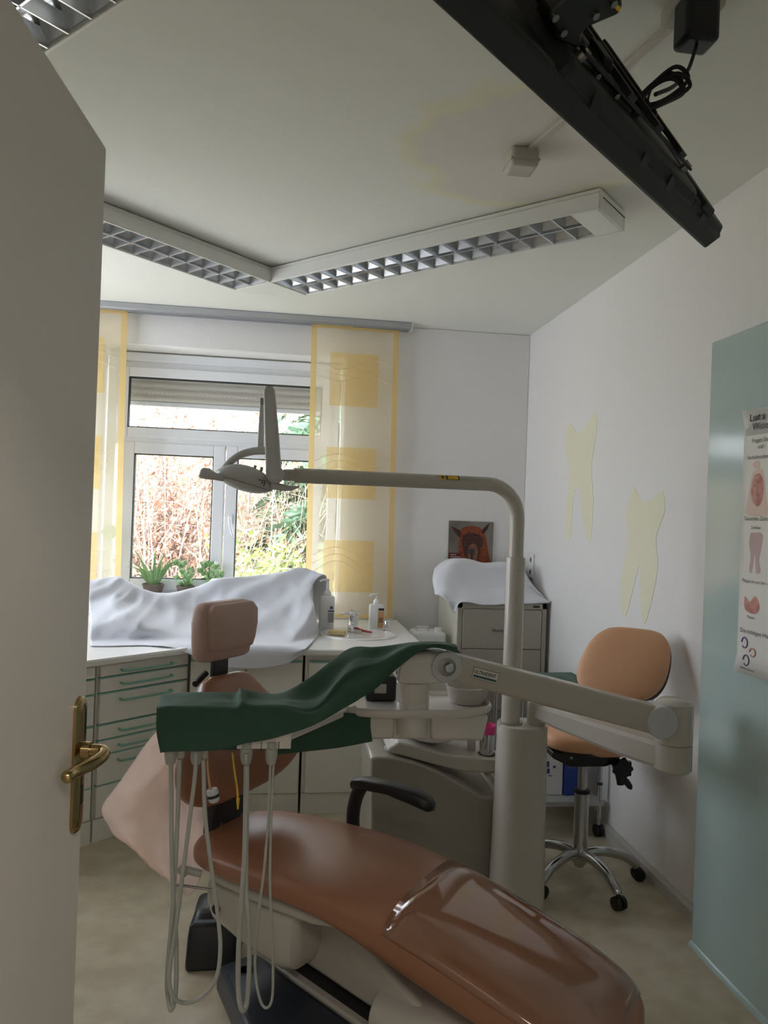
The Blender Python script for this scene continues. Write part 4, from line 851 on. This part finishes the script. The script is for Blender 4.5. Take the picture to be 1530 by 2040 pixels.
MB().cyl(E1+V((0, -.046, 0)), E1+V((0, .044, 0)), .052, seg=32).build('elbow_disc', 'grey_disc', dv_, bev=.003)
MB().cyl(J+V((0, -.05, 0)), J+V((0, -.036, 0)), .050, seg=32).build('joint_disc', 'grey_disc', dv_, bev=.003)
MB().lathe([(.029, .0), (.029, .0015), (.022, .0025)], J+V((0, -.0502, 0)), (0, -1, 0)).build('knob_recess', 'steel', dv_)
MB().lathe([(.017, 0), (.0165, .012), (.012, .017), (.001, .018)], J+V((.004, -.052, 0)), (0, -1, 0)).build('brake_knob', 'alu', dv_)
TC = V((.438, 2.40, 0))
jb_ = MB(); jb_.loft([[V((x, TC.y+(y*.048), 0))+V((0, 0, z)) for y, z in ((-1, zb), (1, zb), (1, zt-.012), (.75, zt), (-.75, zt), (-1, zt-.012))] for x, zb, zt in ((.380, .972, 1.01), (.392, .968, 1.045), (.42, .966, 1.062), (.47, .966, 1.068), (.53, .97, 1.066), (.57, .985, 1.05))]); jb_.build('joint_head', 'unit_white', dv_, bev=.008, seg=3)
MB().cyl((.385, TC.y-.03, 1.0), (.379, TC.y-.032, 1.0), .006, seg=10).build('head_screw', 'gasket', dv_)
MB().lathe([(.053, .8), (.054, .902), (.0525, .904), (.054, .906), (.054, .965), (.052, .967)], TC).build('swivel_stem', 'unit_white', dv_)
OC = V((.447, 2.47, 0))
def oval(k, z, e=.75): return sring(zc(OC, z), V((1, 0, 0)), V((0, 1, 0)), .267*k, .135*k, e, 56)
MB().loft([oval(.97, .862), oval(1, .868), oval(1.005, .876), oval(1, .884), oval(.975, .889), oval(.955, .886), oval(.93, .874), oval(.2, .874)]).build('tray_rim', 'unit_white', dv_, smooth=50)
MB().prism([(x, 2.375, z) for x, z in ((.195, .862), (.382, .862), (.376, .785), (.205, .785))], (0, .19, 0)).build('tray_drawer', 'unit_white', dv_, bev=.010, seg=3)
MB().prism([(x, 2.375, z) for x, z in ((.494, .862), (.69, .862), (.672, .778), (.50, .778))], (0, .19, 0)).build('tray_drawer', 'unit_white', dv_, bev=.012, seg=3)
MB().box((.375, 2.39, .782), (.50, 2.56, .862)).build('tray_core', 'unit_white', dv_, bev=.004)
# instrument bar
MB().box((-.275, 2.09, .858), (.048, 2.215, .935)).build('instrument_bar', 'unit_white', dv_, bev=.008)
fp_ = MB(); fp_.box((-.10, 2.072, .852), (.046, 2.090, .900)); fp_.build('front_panel', 'unit_white', dv_, bev=.002)
MB().box((-.265, 2.10, .842), (.04, 2.2, .8575)).build('holder_strip', 'green_cloth', dv_)
for x in (-.085, -.035, .012): MB().box((x, 2.0705, .848), (x+.002, 2.0725, .872)).build('panel_gap', 'gasket', dv_)
sg = MB(); sg.prism([(.0, 2.16, .862), (.05, 2.12, .862), (.26, 2.42, .862), (.21, 2.46, .862)], (0, 0, .022)); sg.build('bar_support', 'unit_white', dv_, bev=.004)
HY = 2.075
def hz(pts, r, yo=0): return [at(x, y, HY+yo+.010*math.sin(i*1.9)) for i, (x, y) in enumerate(pts)]
hoses = [([(340,1500),(341,1560),(342,1685),(346,1803),(351,1881),(350,1975),(341,2012),(334,1985),(333,1940),(341,1842),(349,1725),(354,1620),(358,1512)], .0062, 0),
 ([(391,1500),(388,1550),(381,1607),(366,1725),(351,1842),(337,1940),(345,1985),(370,1998),(405,1984),(431,1948),(439,1890),(434,1823),(421,1725),(409,1627),(405,1513)], .0056, -.03),
 ([(491,1500),(490,1560),(488,1685),(481,1803),(475,1901),(476,1985),(484,2014),(493,1990),(497,1900),(494,1820),(490,1764),(491,1640),(492,1525)], .0068, -.012),
 ([(539,1500),(536,1607),(527,1725),(515,1823),(508,1921),(517,1988),(531,2008),(543,1982),(543,1881),(538,1764),(540,1640),(545,1520)], .0038, .01)]
for p, r, yo in hoses: MB().tube(hz(p, r, yo), r, 10, 6).build('instrument_hose', 'hose', dv_, smooth=80)
for x in (340, 391, 491, 541):
    c = at(x, 1500, HY); MB().lathe([(.012, -.03), (.014, -.024), (.017, -.008), (.017, .012), (.015, .014), (.015, .03)], c+V((0, .004, 0)), seg=20).build('hose_socket', 'hose', dv_)
for x in (360, 407):
    c = at(x, 1503, HY); MB().lathe([(.008, -.012), (.011, -.008), (.011, .02)], c+V((0, .006, 0)), seg=16).build('hose_socket', 'unit', dv_)
MB().tube([at(413, 1500, 2.10), at(414, 1535, 2.09), at(420, 1580, 2.085)], .0032, 8, 4).build('air_line', 'label_orange', dv_)
cuf = at(425, 1585, 2.085); MB().lathe([(.014, .018), (.016, .012), (.0155, -.012), (.012, -.017), (.006, -.018)], cuf, (-.25, 0, 1), seg=20).build('line_coupling', 'grey_disc', dv_)
MB().lathe([(.0165, .004), (.0165, -.004)], cuf, (-.25, 0, 1), seg=20).build('coupling_band', 'gasket', dv_)
MB().tube([at(463, 1500, 2.12), at(468, 1540, 2.11), at(473, 1575, 2.11), at(474, 1596, 2.11)], .0028, 8, 4).build('yellow_tube', 'yellow_cord', dv_); MB().tube([at(474, 1590, 2.11), at(474, 1612, 2.11)], (.005, .002), 8).build('tube_tip', 'yellow_cord', dv_)
# maker's plate on the upper arm
fr0 = E1.lerp(J, .815)-uy*.0388; fr0 = fr0-uy*0
ur = -ux
pn = MB().obox(fr0+uz*.004, ur*.042, uy*.0006, uz*.0175).build('makers_plate', 'ink_teal', dv_, bev=.003)
MB().obox(fr0+uz*.004-uy*.0006, ur*.0405, uy*.0004, uz*.016).build('plate_face', 'paper', pn)
MB().obox(fr0-uz*.0055-uy*.0011, ur*.038, uy*.0003, uz*.0035).build('plate_stripe', 'ink_teal', pn)
text_mesh('ULTRADENT', .0155, 'ink', pn, fr0+uz*.0035-uy*.0014-ur*.0385, ur, uz, bold=.0004, squeeze=.82)
for x in (.60, .36):                                    # white connecting pads and dark leads on the tray
    pass
bw2 = thing('rinse_bowl', 'small white plastic bowl standing on the tray below the arm', 'bowl', (.655, 2.50, .875))
MB().lathe([(.058, 0), (.064, .012), (.073, .05), (.075, .056), (.070, .056), (.058, .012), (.001, .008)], (.645, 2.50, .876)).build('bowl_body', 'unit', bw2)
bd = thing('handpiece_stand', 'black handpiece stand with a white block at the back of the tray', 'stand', (.36, 2.52, .876))
MB().box((.30, 2.50, .876), (.40, 2.56, .96)).build('stand_body', 'black_plastic', bd, bev=.006); MB().box((.325, 2.488, .905), (.365, 2.4995, .935)).build('white_block', 'unit', bd, bev=.002)
MB().tube([(.31, 2.49, .93), (.325, 2.48, .90), (.35, 2.478, .895), (.372, 2.48, .91)], .002, 6, 4).build('lead', 'rubber', bd)

# ------------------------------------------------------------------ green drape over bar and joint
gd = thing('green_drape', 'dark green surgical drape over the instrument bar and arm joint', 'drape', (0, 2.1, .85))
g = [[(322,1400,2.24),(425,1396,2.24),(468,1394,2.24),(484,1392,2.24),(500,1394,2.25),(560,1392,2.27),(625,1372,2.34),(690,1318,2.46),(752,1302,2.46),(830,1288,2.46),(880,1286,2.455),(912,1292,2.45)],
     [(324,1384,2.225),(425,1379,2.225),(468,1380,2.23),(479,1372,2.235),(494,1375,2.24),(556,1379,2.25),(618,1350,2.33),(694,1293,2.45),(750,1290,2.44),(822,1280,2.44),(872,1280,2.43),(908,1284,2.42)],
     [(318,1394,2.15),(428,1392,2.15),(466,1394,2.155),(480,1380,2.16),(498,1392,2.165),(560,1396,2.16),(632,1386,2.26),(702,1318,2.36),(758,1308,2.40),(822,1282,2.39),(872,1280,2.385),(908,1286,2.375)],
     [(313,1405,2.085),(432,1404,2.085),(468,1406,2.085),(481,1394,2.09),(500,1402,2.09),(562,1402,2.085),(631,1402,2.15),(694,1338,2.26),(755,1317,2.345),(819,1287,2.355),(871,1283,2.348),(909,1290,2.338)],
     [(312,1410,2.064),(432,1409,2.064),(470,1411,2.064),(484,1402,2.07),(502,1406,2.066),(562,1408,2.064),(632,1411,2.13),(688,1352,2.25),(752,1322,2.33),(818,1290,2.345),(870,1284,2.338),(910,1292,2.33)],
     [(312,1420,2.058),(432,1420,2.058),(472,1421,2.058),(486,1418,2.06),(504,1418,2.058),(564,1416,2.058),(633,1415,2.115),(692,1362,2.235),(753,1330,2.315),(812,1296,2.34),(868,1285,2.336),(911,1294,2.329)],
     [(312,1455,2.055),(432,1455,2.055),(474,1453,2.056),(495,1450,2.058),(512,1450,2.057),(572,1444,2.056),(634,1424,2.10),(700,1378,2.21),(756,1346,2.29),(803,1310,2.335),(862,1288,2.335),(914,1297,2.328)],
     [(320,1501,2.052),(430,1494,2.05),(476,1485,2.051),(500,1480,2.052),(518,1476,2.052),(575,1461,2.052),(634,1437,2.08),(692,1407,2.19),(745,1374,2.27),(793,1330,2.325),(852,1292,2.332),(918,1302,2.326)]]
G = surf([[at(*p) for p in r] for r in g], 10, 9)
for r in G:
    for p in r: p += V((0, -.5, .6))*(.005*noise.noise(V((p.x*12, p.y*8, p.z*14)))+.009*(.5-2*abs(noise.noise(V((p.x*7-p.y*6, p.y*5, p.z*9+2))))))
MB().grid(G).build('drape_cloth', 'green_cloth', gd, smooth=180, solid=.002)
g = [[(548,1425,2.255),(600,1420,2.27),(660,1418,2.34),(738,1425,2.372)],[(548,1460,2.25),(610,1455,2.265),(668,1455,2.335),(738,1450,2.37)],[(545,1504,2.25),(610,1497,2.265),(672,1490,2.335),(742,1477,2.37)]]
G = surf([[at(*p)+V((0, 0, 0)) for p in r] for r in g], 8, 5)
MB().grid(G).build('hanging_flap', 'green_cloth', gd, smooth=180, solid=.002)
# left end fold of the drape
g = [[(313,1412,2.07),(322,1388,2.22)],[(312,1455,2.065),(318,1440,2.21)],[(320,1500,2.06),(326,1484,2.20)]]
MB().grid(surf([[at(*p) for p in r] for r in g], 4, 4)).build('end_fold', 'green_cloth', gd, smooth=180, solid=.002)

# ------------------------------------------------------------------ peach film hanging from the chair back
g = [[(318,1448,2.50),(345,1440,2.53),(375,1440,2.58),(405,1450,2.62),(430,1480,2.64)],
     [(285,1490,2.48),(320,1500,2.52),(360,1500,2.54),(400,1510,2.62),(438,1530,2.64)],
     [(243,1552,2.46),(290,1560,2.52),(340,1570,2.50),(395,1570,2.60),(446,1572,2.64)],
     [(205,1610,2.44),(258,1625,2.50),(325,1640,2.44),(392,1632,2.58),(456,1618,2.64)],
     [(236,1663,2.46),(275,1680,2.50),(320,1690,2.44),(372,1692,2.57),(432,1672,2.63)],
     [(284,1702,2.48),(305,1715,2.52),(330,1725,2.47),(368,1735,2.56),(408,1728,2.60)],
     [(340,1748,2.52),(352,1760,2.54),(362,1770,2.53),(374,1782,2.56),(386,1776,2.57)]]
G = surf([[at(*p) for p in r] for r in g], 10, 8)
for r in G:
    for p in r: p += V((0, -.014, 0))*noise.noise(V(p)*9)+V((0, -.035, 0))*abs(noise.noise(V((p.x*6+p.z*5, 1, p.z*3-p.x*6))))+V((0, -.03, 0))*abs(noise.noise(V((p.x*13-p.z*8, 3, p.z*9+p.x*4))))
tag(MB().grid(G).build('peach_film', 'peach', smooth=180, solid=.0015), 'crumpled pale peach plastic sheet hanging behind the chair backrest', 'plastic sheet')

# ------------------------------------------------------------------ work stool
sto = thing('work_stool', 'wheeled work stool with tan backrest against the right wall', 'stool', (1.287, 3.02, 0))
SC = V((1.287, 3.02, 0))
MB().lathe([(.012, .055), (.02, .06), (.034, .085), (.036, .12), (.030, .14), (.029, .145)], SC, seg=28).build('hub', 'alu', sto)
for k in range(5):
    a = R(-76+72*k); d = V((math.cos(a), math.sin(a), 0)); L = .245
    MB().tube([SC+d*.015+V((0, 0, .112)), SC+d*.09+V((0, 0, .122)), SC+d*.18+V((0, 0, .105)), SC+d*(L-.01)+V((0, 0, .072)), SC+d*L+V((0, 0, .058))], (.022, .017), 14, 5).build('base_arm', 'alu', sto, smooth=70)
    cm = thing if False else None
    x = V((-d.y, d.x, 0)); cpos = SC+d*(L+.008)
    w_ = MB(); 
    for sgn in (-1, 1): w_.cyl(cpos+x*.005*sgn+V((0, 0, .027)), cpos+x*.022*sgn+V((0, 0, .027)), .027, .025, 20)
    w_.tube([cpos+V((0, 0, .03)), SC+d*L+V((0, 0, .062))], .009, 8); w_.build('caster', 'rubber', sto)
MB().lathe([(.030, .14), (.030, .372), (.026, .376)], SC, seg=28).build('outer_tube', 'alu', sto)
MB().lathe([(.034, .368), (.034, .378), (.03, .38)], SC, seg=28).build('tube_collar', 'rubber', sto)
MB().lathe([(.019, .37), (.019, .51)], SC, seg=24).build('gas_spring', 'alu', sto)
MB().prism([(1.12, 2.95, .545), (1.12, 3.09, .545), (1.40, 3.09, .545), (1.40, 2.95, .545), ], (0, 0, .0)) if False else None
mp = MB(); mp.loft([[V((x, SC.y+y*w_, z)) for y, z in ((-1, z0), (1, z0), (1, z1), (-1, z1))] for x, w_, z0, z1 in ((1.13, .06, .53, .558), (1.2, .085, .50, .56), (1.35, .085, .50, .56), (1.42, .06, .51, .55))]); mp.build('seat_mechanism', 'black_metal', sto, bev=.008)
for x in (1.2, 1.4): MB().cyl((x, 2.936, .54), (x, 2.93, .54), .006, seg=10).build('bolt', 'steel', sto)
rn = MB(); rc = V((1.415, 2.93, .50))
rn.loft([[rc+V((.0, yy, 0))+V((math.cos(t)*rr*(1+.09*math.cos(9*t)), 0, math.sin(t)*rr*(1+.09*math.cos(9*t)))) for t in [2*math.pi*k/54 for k in range(54)]] for yy, rr in ((0, .038), (-.012, .042), (-.022, .038))]); rn.build('tension_knob', 'black_plastic', sto)
MB().tube([(1.40, 2.95, .51), (1.415, 2.945, .46), (1.418, 2.94, .425)], (.02, .014), 10, 3).build('tilt_lever', 'black_plastic', sto); MB().loft([sring(p, V((.8, 0, .6)), V((0, 1, 0)), a, .006, .8, 16) for p, a in ((V((1.42, 2.94, .46)), .010), (V((1.44, 2.935, .44)), .014), (V((1.455, 2.93, .42)), .012), (V((1.46, 2.93, .412)), .005))]).build('paddle', 'black_plastic', sto)
se = [(-.20, .05, .02), (-.185, .12, .045), (-.12, .18, .06), (0, .205, .065), (.12, .19, .06), (.175, .13, .045), (.19, .06, .02)]
MB().loft([sring(V((SC.x+x, SC.y, .60+(.012 if x < 0 else 0))), V((0, 1, 0)), V((0, 0, 1)), w_, t_/2+.008, .6, 32) for x, w_, t_ in [(p.x, p.y, p.z) for p in catmull(se, 3)]]).build('seat', 'stool_vinyl', sto, smooth=80)
MB().loft([sring(V((SC.x, SC.y, z)), V((1, 0, 0)), V((0, 1, 0)), r*.98, r, .8, 28) for z, r in ((.556, .13), (.572, .165), (.58, .17))]).build('seat_pan', 'black_plastic', sto)
bf2 = V((-.62, -.785, 0)); br2 = V((.785, -.62, 0)); tl = R(30); bu2 = (V((0, 0, 1))*math.cos(tl)-bf2*math.sin(tl)); bn2 = br2.cross(bu2); bn2 = bn2 if bn2.dot(bf2) > 0 else -bn2
BC = at(1243, 1322, 2.87)
bo2 = [(-.152, .07, .012), (-.142, .11, .022), (-.10, .155, .032), (-.04, .172, .036), (.04, .166, .036), (.10, .146, .033), (.138, .112, .024), (.152, .075, .012)]
MB().loft([sring(BC+bu2*v+br2*(.16*v), br2, bn2, w_, t_, .6, 32) for v, w_, t_ in [(p.x, p.y, p.z) for p in catmull(bo2, 3)]]).build('backrest', 'stool_vinyl', sto, smooth=80)
MB().loft([sring(BC+bu2*v+br2*(.16*v)-bn2*.036, br2, bn2, w_*.99, t_*.55+.006, .5, 32) for v, w_, t_ in [(p.x, p.y, p.z) for p in catmull(bo2, 3)]]).build('backrest_shell', 'black_plastic', sto, smooth=80)
bk0 = BC-bn2*.05-bu2*.04
MB().tube([bk0, bk0-bu2*.13-bn2*.005, V((1.43, 3.03, .60)), V((1.40, 3.02, .54))], .016, 10, 4).build('back_post', 'black_metal', sto)

# ------------------------------------------------------------------ trolley with boxes behind the stool
tr = thing('wheeled_trolley', 'chrome trolley with glass shelves behind the stool', 'trolley', (1.35, 3.64, 0))
TX0, TX1, TY0, TY1 = 1.15, 1.555, 3.44, 3.86
for x in (TX0, TX1):
    for y in (TY0, TY1):
        MB().cyl((x, y, .055), (x, y, .68), .011, seg=14).build('post', 'alu', tr)
        MB().lathe([(.0125, 0), (.0125, .012)], (x, y, .245), seg=14).build('post_ring', 'rubber', tr)
        cw = MB(); [cw.cyl((x-.01+.014*q, y, .027), (x+.004+.014*q, y, .027), .027, seg=18) for q in (-.6, .8)]; cw.cyl((x, y, .03), (x, y, .06), .009, seg=10); cw.build('caster', 'rubber', tr)
for z in (.155, .675):
    MB().box((TX0-.015, TY0-.015, z), (TX1+.015, TY1+.015, z+.012)).build('shelf', 'shelf', tr, bev=.004); 
    MB().box((TX0-.015, TY0-.02, z-.004), (TX1+.015, TY0-.0152, z+.016)).build('shelf_edge', 'rail', tr)
bx1 = thing('carton', 'white carton with blue printed squares on the trolley shelf', 'carton', (1.3, 3.62, .168))
MB().box((1.19, 3.52, .168), (1.40, 3.72, .37)).build('carton_body', 'bottle', bx1, bev=.003)
for x, z, w_, h_ in ((1.315, .318, .028, .028), (1.325, .285, .014, .024), (1.355, .305, .014, .012), (1.30, .27, .01, .006), (1.335, .262, .016, .005)): MB().box((x-w_/2, 3.5185, z-h_/2), (x+w_/2, 3.5203, z+h_/2)).build('printed_mark', 'violet', bx1)
MB().box((1.25, 3.5185, .20), (1.285, 3.5203, .235)).build('printed_mark', 'label_blue', bx1)
bx2 = thing('carton', 'narrow shiny blue carton beside the white one on the trolley', 'carton', (1.43, 3.62, .168))
MB().box((1.405, 3.51, .168), (1.475, 3.72, .365)).build('carton_body', 'blue', bx2, bev=.003); MB().box((1.42, 3.5085, .30), (1.46, 3.5103, .34)).build('printed_mark', 'violet', bx2)
g = [[(V((x, y, .69+.028*math.sin(math.pi*i/6)*math.sin(math.pi*j/5)+.006*noise.noise(V((x*20, y*20, 0)))))) for i, x in enumerate([TX0-.01+(TX1-TX0+.02)*k/6 for k in range(7)])] for j, y in enumerate([TY0-.01+(TY1-TY0+.02)*k/5 for k in range(6)])]
tag(MB().grid(surf(g, 3, 3)).build('trolley_cloth', 'green_cloth', smooth=180, solid=.003), 'folded green cloth lying on the trolley top behind the stool', 'cloth')

# ------------------------------------------------------------------ garden outside
def natural(name, c1, c2, rough=.8, scale=3, trans=0):
    m = mat(name, c1, rough, var=c2, vscale=scale); return m
M['lawn'] = natural('lawn', (120, 122, 84), (140, 136, 100)); M['twig'] = natural('twig_bark', (150, 130, 120), (182, 164, 152), scale=9); M['twig_y'] = natural('pale_twig', (172, 160, 132), (192, 182, 160), scale=9)
M['rust_leaf'] = natural('rust_leaf', (178, 126, 106), (200, 168, 150), scale=7); M['needle'] = natural('conifer_needle', (72, 104, 80), (104, 134, 106), scale=5); M['bright_leaf'] = natural('bright_leaf', (136, 160, 84), (172, 186, 104), scale=6); M['trunk'] = natural('bark', (110, 96, 82), (140, 124, 108))
struct(MB().add([(-25, 5.3, -.7), (25, 5.3, -.7), (25, 12, -.4), (-25, 12, -.4), (25, 40, 5.5), (-25, 40, 5.5)], [(0, 1, 2, 3), (3, 2, 4, 5)]).build('garden_ground', 'lawn', smooth=0))
rng = random.Random(11)
def twiggy(name, label, x, y, z, wx, hgt, n, mt, leaf=None, nl=0, lsz=.035, group=None, lean=.5, wy=.8):
    t = thing(name, label, 'shrub', (x, y, z), group); tw = MB(); lf = MB()
    for i in range(n):
        b = V((x+rng.gauss(0, wx*.45), y+rng.uniform(-wy, wy)*.6, z)); hh = hgt*rng.uniform(.45, 1.05); dx = rng.gauss(0, lean); p = [b]
        for k in range(1, 5): p.append(b+V((dx*hh*.4*(k/4)**1.5+rng.gauss(0, .06), rng.gauss(0, .08)+rng.uniform(-.3, .3)*k/4, hh*k/4*(1-.12*abs(dx)*k/4))))
        tw.tube(p, (.014, .004), 4, 0, caps=False)
        for q in range(7):
            k = rng.uniform(1, 3.9); a = p[int(k)].lerp(p[int(k)+1], k % 1); e = a+V((rng.gauss(0, .28), rng.gauss(0, .2), rng.uniform(-.1, .4)))
            tw.tube([a, a.lerp(e, .5)+V((rng.gauss(0, .03), 0, .03)), e], (.006, .0025), 3, 0, caps=False)
            for _ in range(nl):
                c = a.lerp(e, rng.uniform(.2, 1.1))+V((rng.gauss(0, .05), rng.gauss(0, .05), rng.gauss(0, .05))); nn = V((rng.uniform(-1, 1), rng.uniform(-1, 1), rng.uniform(-1, 1))).normalized(); xx, yy = orth(nn); s_ = lsz*rng.uniform(.6, 1.3)
                if leaf: lf.add([c-xx*s_, c-yy*s_*.5, c+xx*s_, c+yy*s_*.5], [(0, 1, 2, 3)])
    tw.build('branches', mt, t, smooth=0, kind='stuff')
    if leaf: lf.build('foliage', leaf, t, smooth=0, kind='stuff')
twiggy('bramble_shrub', 'bare reddish bramble thicket filling the left window pane', -1.7, 8.6, -.6, 1.3, 3.6, 230, 'twig', 'rust_leaf', 5, .035, wy=1.2)
twiggy('bramble_shrub', 'tall bare brushwood behind the lamp in the transom view', -.9, 11.5, -.4, 2.2, 5.6, 230, 'twig_y', 'rust_leaf', 1, .03, wy=1.4)
twiggy('bramble_shrub', 'pale dry upright stems in the right window pane', .15, 9.4, -.5, .7, 3.2, 130, 'twig_y', None, 0, lean=.25)
twiggy('leafy_bush', 'bright yellow-green bush low in the right window pane', .12, 7.4, -.65, .5, 2.0, 70, 'twig', 'bright_leaf', 14, .04)
def conifer(label, x, y, z, hgt, rad, n=46):
    t = thing('conifer', label, 'tree', (x, y, z), 'conifers in the garden'); MB().tube([(x, y, z), (x+.05, y, z+hgt*.5), (x, y, z+hgt)], (.12, .02), 8, 3).build('trunk', 'trunk', t)
    nd = MB(); bm = MB()
    for i in range(n):
        f = i/n; zz = z+hgt*(.12+.85*f); L = rad*(1-f)**.8+.15; a = i*2.4
        d = V((math.cos(a), math.sin(a), 0)); p = [V((x, y, zz))+d*L*k/6+V((0, 0, .12*L*k/6-.55*L*(k/6)**2)) for k in range(7)]
        bm.tube(p, (.022, .005), 4, 0, caps=False)
        for k in range(1, 7):
            for q in range(16):
                c = p[k-1].lerp(p[k], rng.random()); sd_ = V((-d.y, d.x, 0))*rng.choice((-1, 1)); e = c+(sd_*rng.uniform(.05, .32)+d*rng.uniform(.03, .2)+V((0, 0, rng.uniform(-.22, .04))))*(.6+.5*L/rad); nn = V((rng.uniform(-.02, .02), rng.uniform(-.02, .02), .02+rng.uniform(0, .02)))
                nd.add([c-nn, c+nn, e+nn*.6, e-nn*.6], [(0, 1, 2, 3)])
    bm.build('branches', 'trunk', t, smooth=0, kind='stuff'); nd.build('foliage', 'needle', t, smooth=0, kind='stuff')
conifer('dark green conifer at the right edge of the right pane', .72, 9.4, -.5, 5.4, 1.25, 60)
conifer('taller conifer further back seen through the transom', 1.5, 13.5, -.1, 8.5, 1.9, 60)
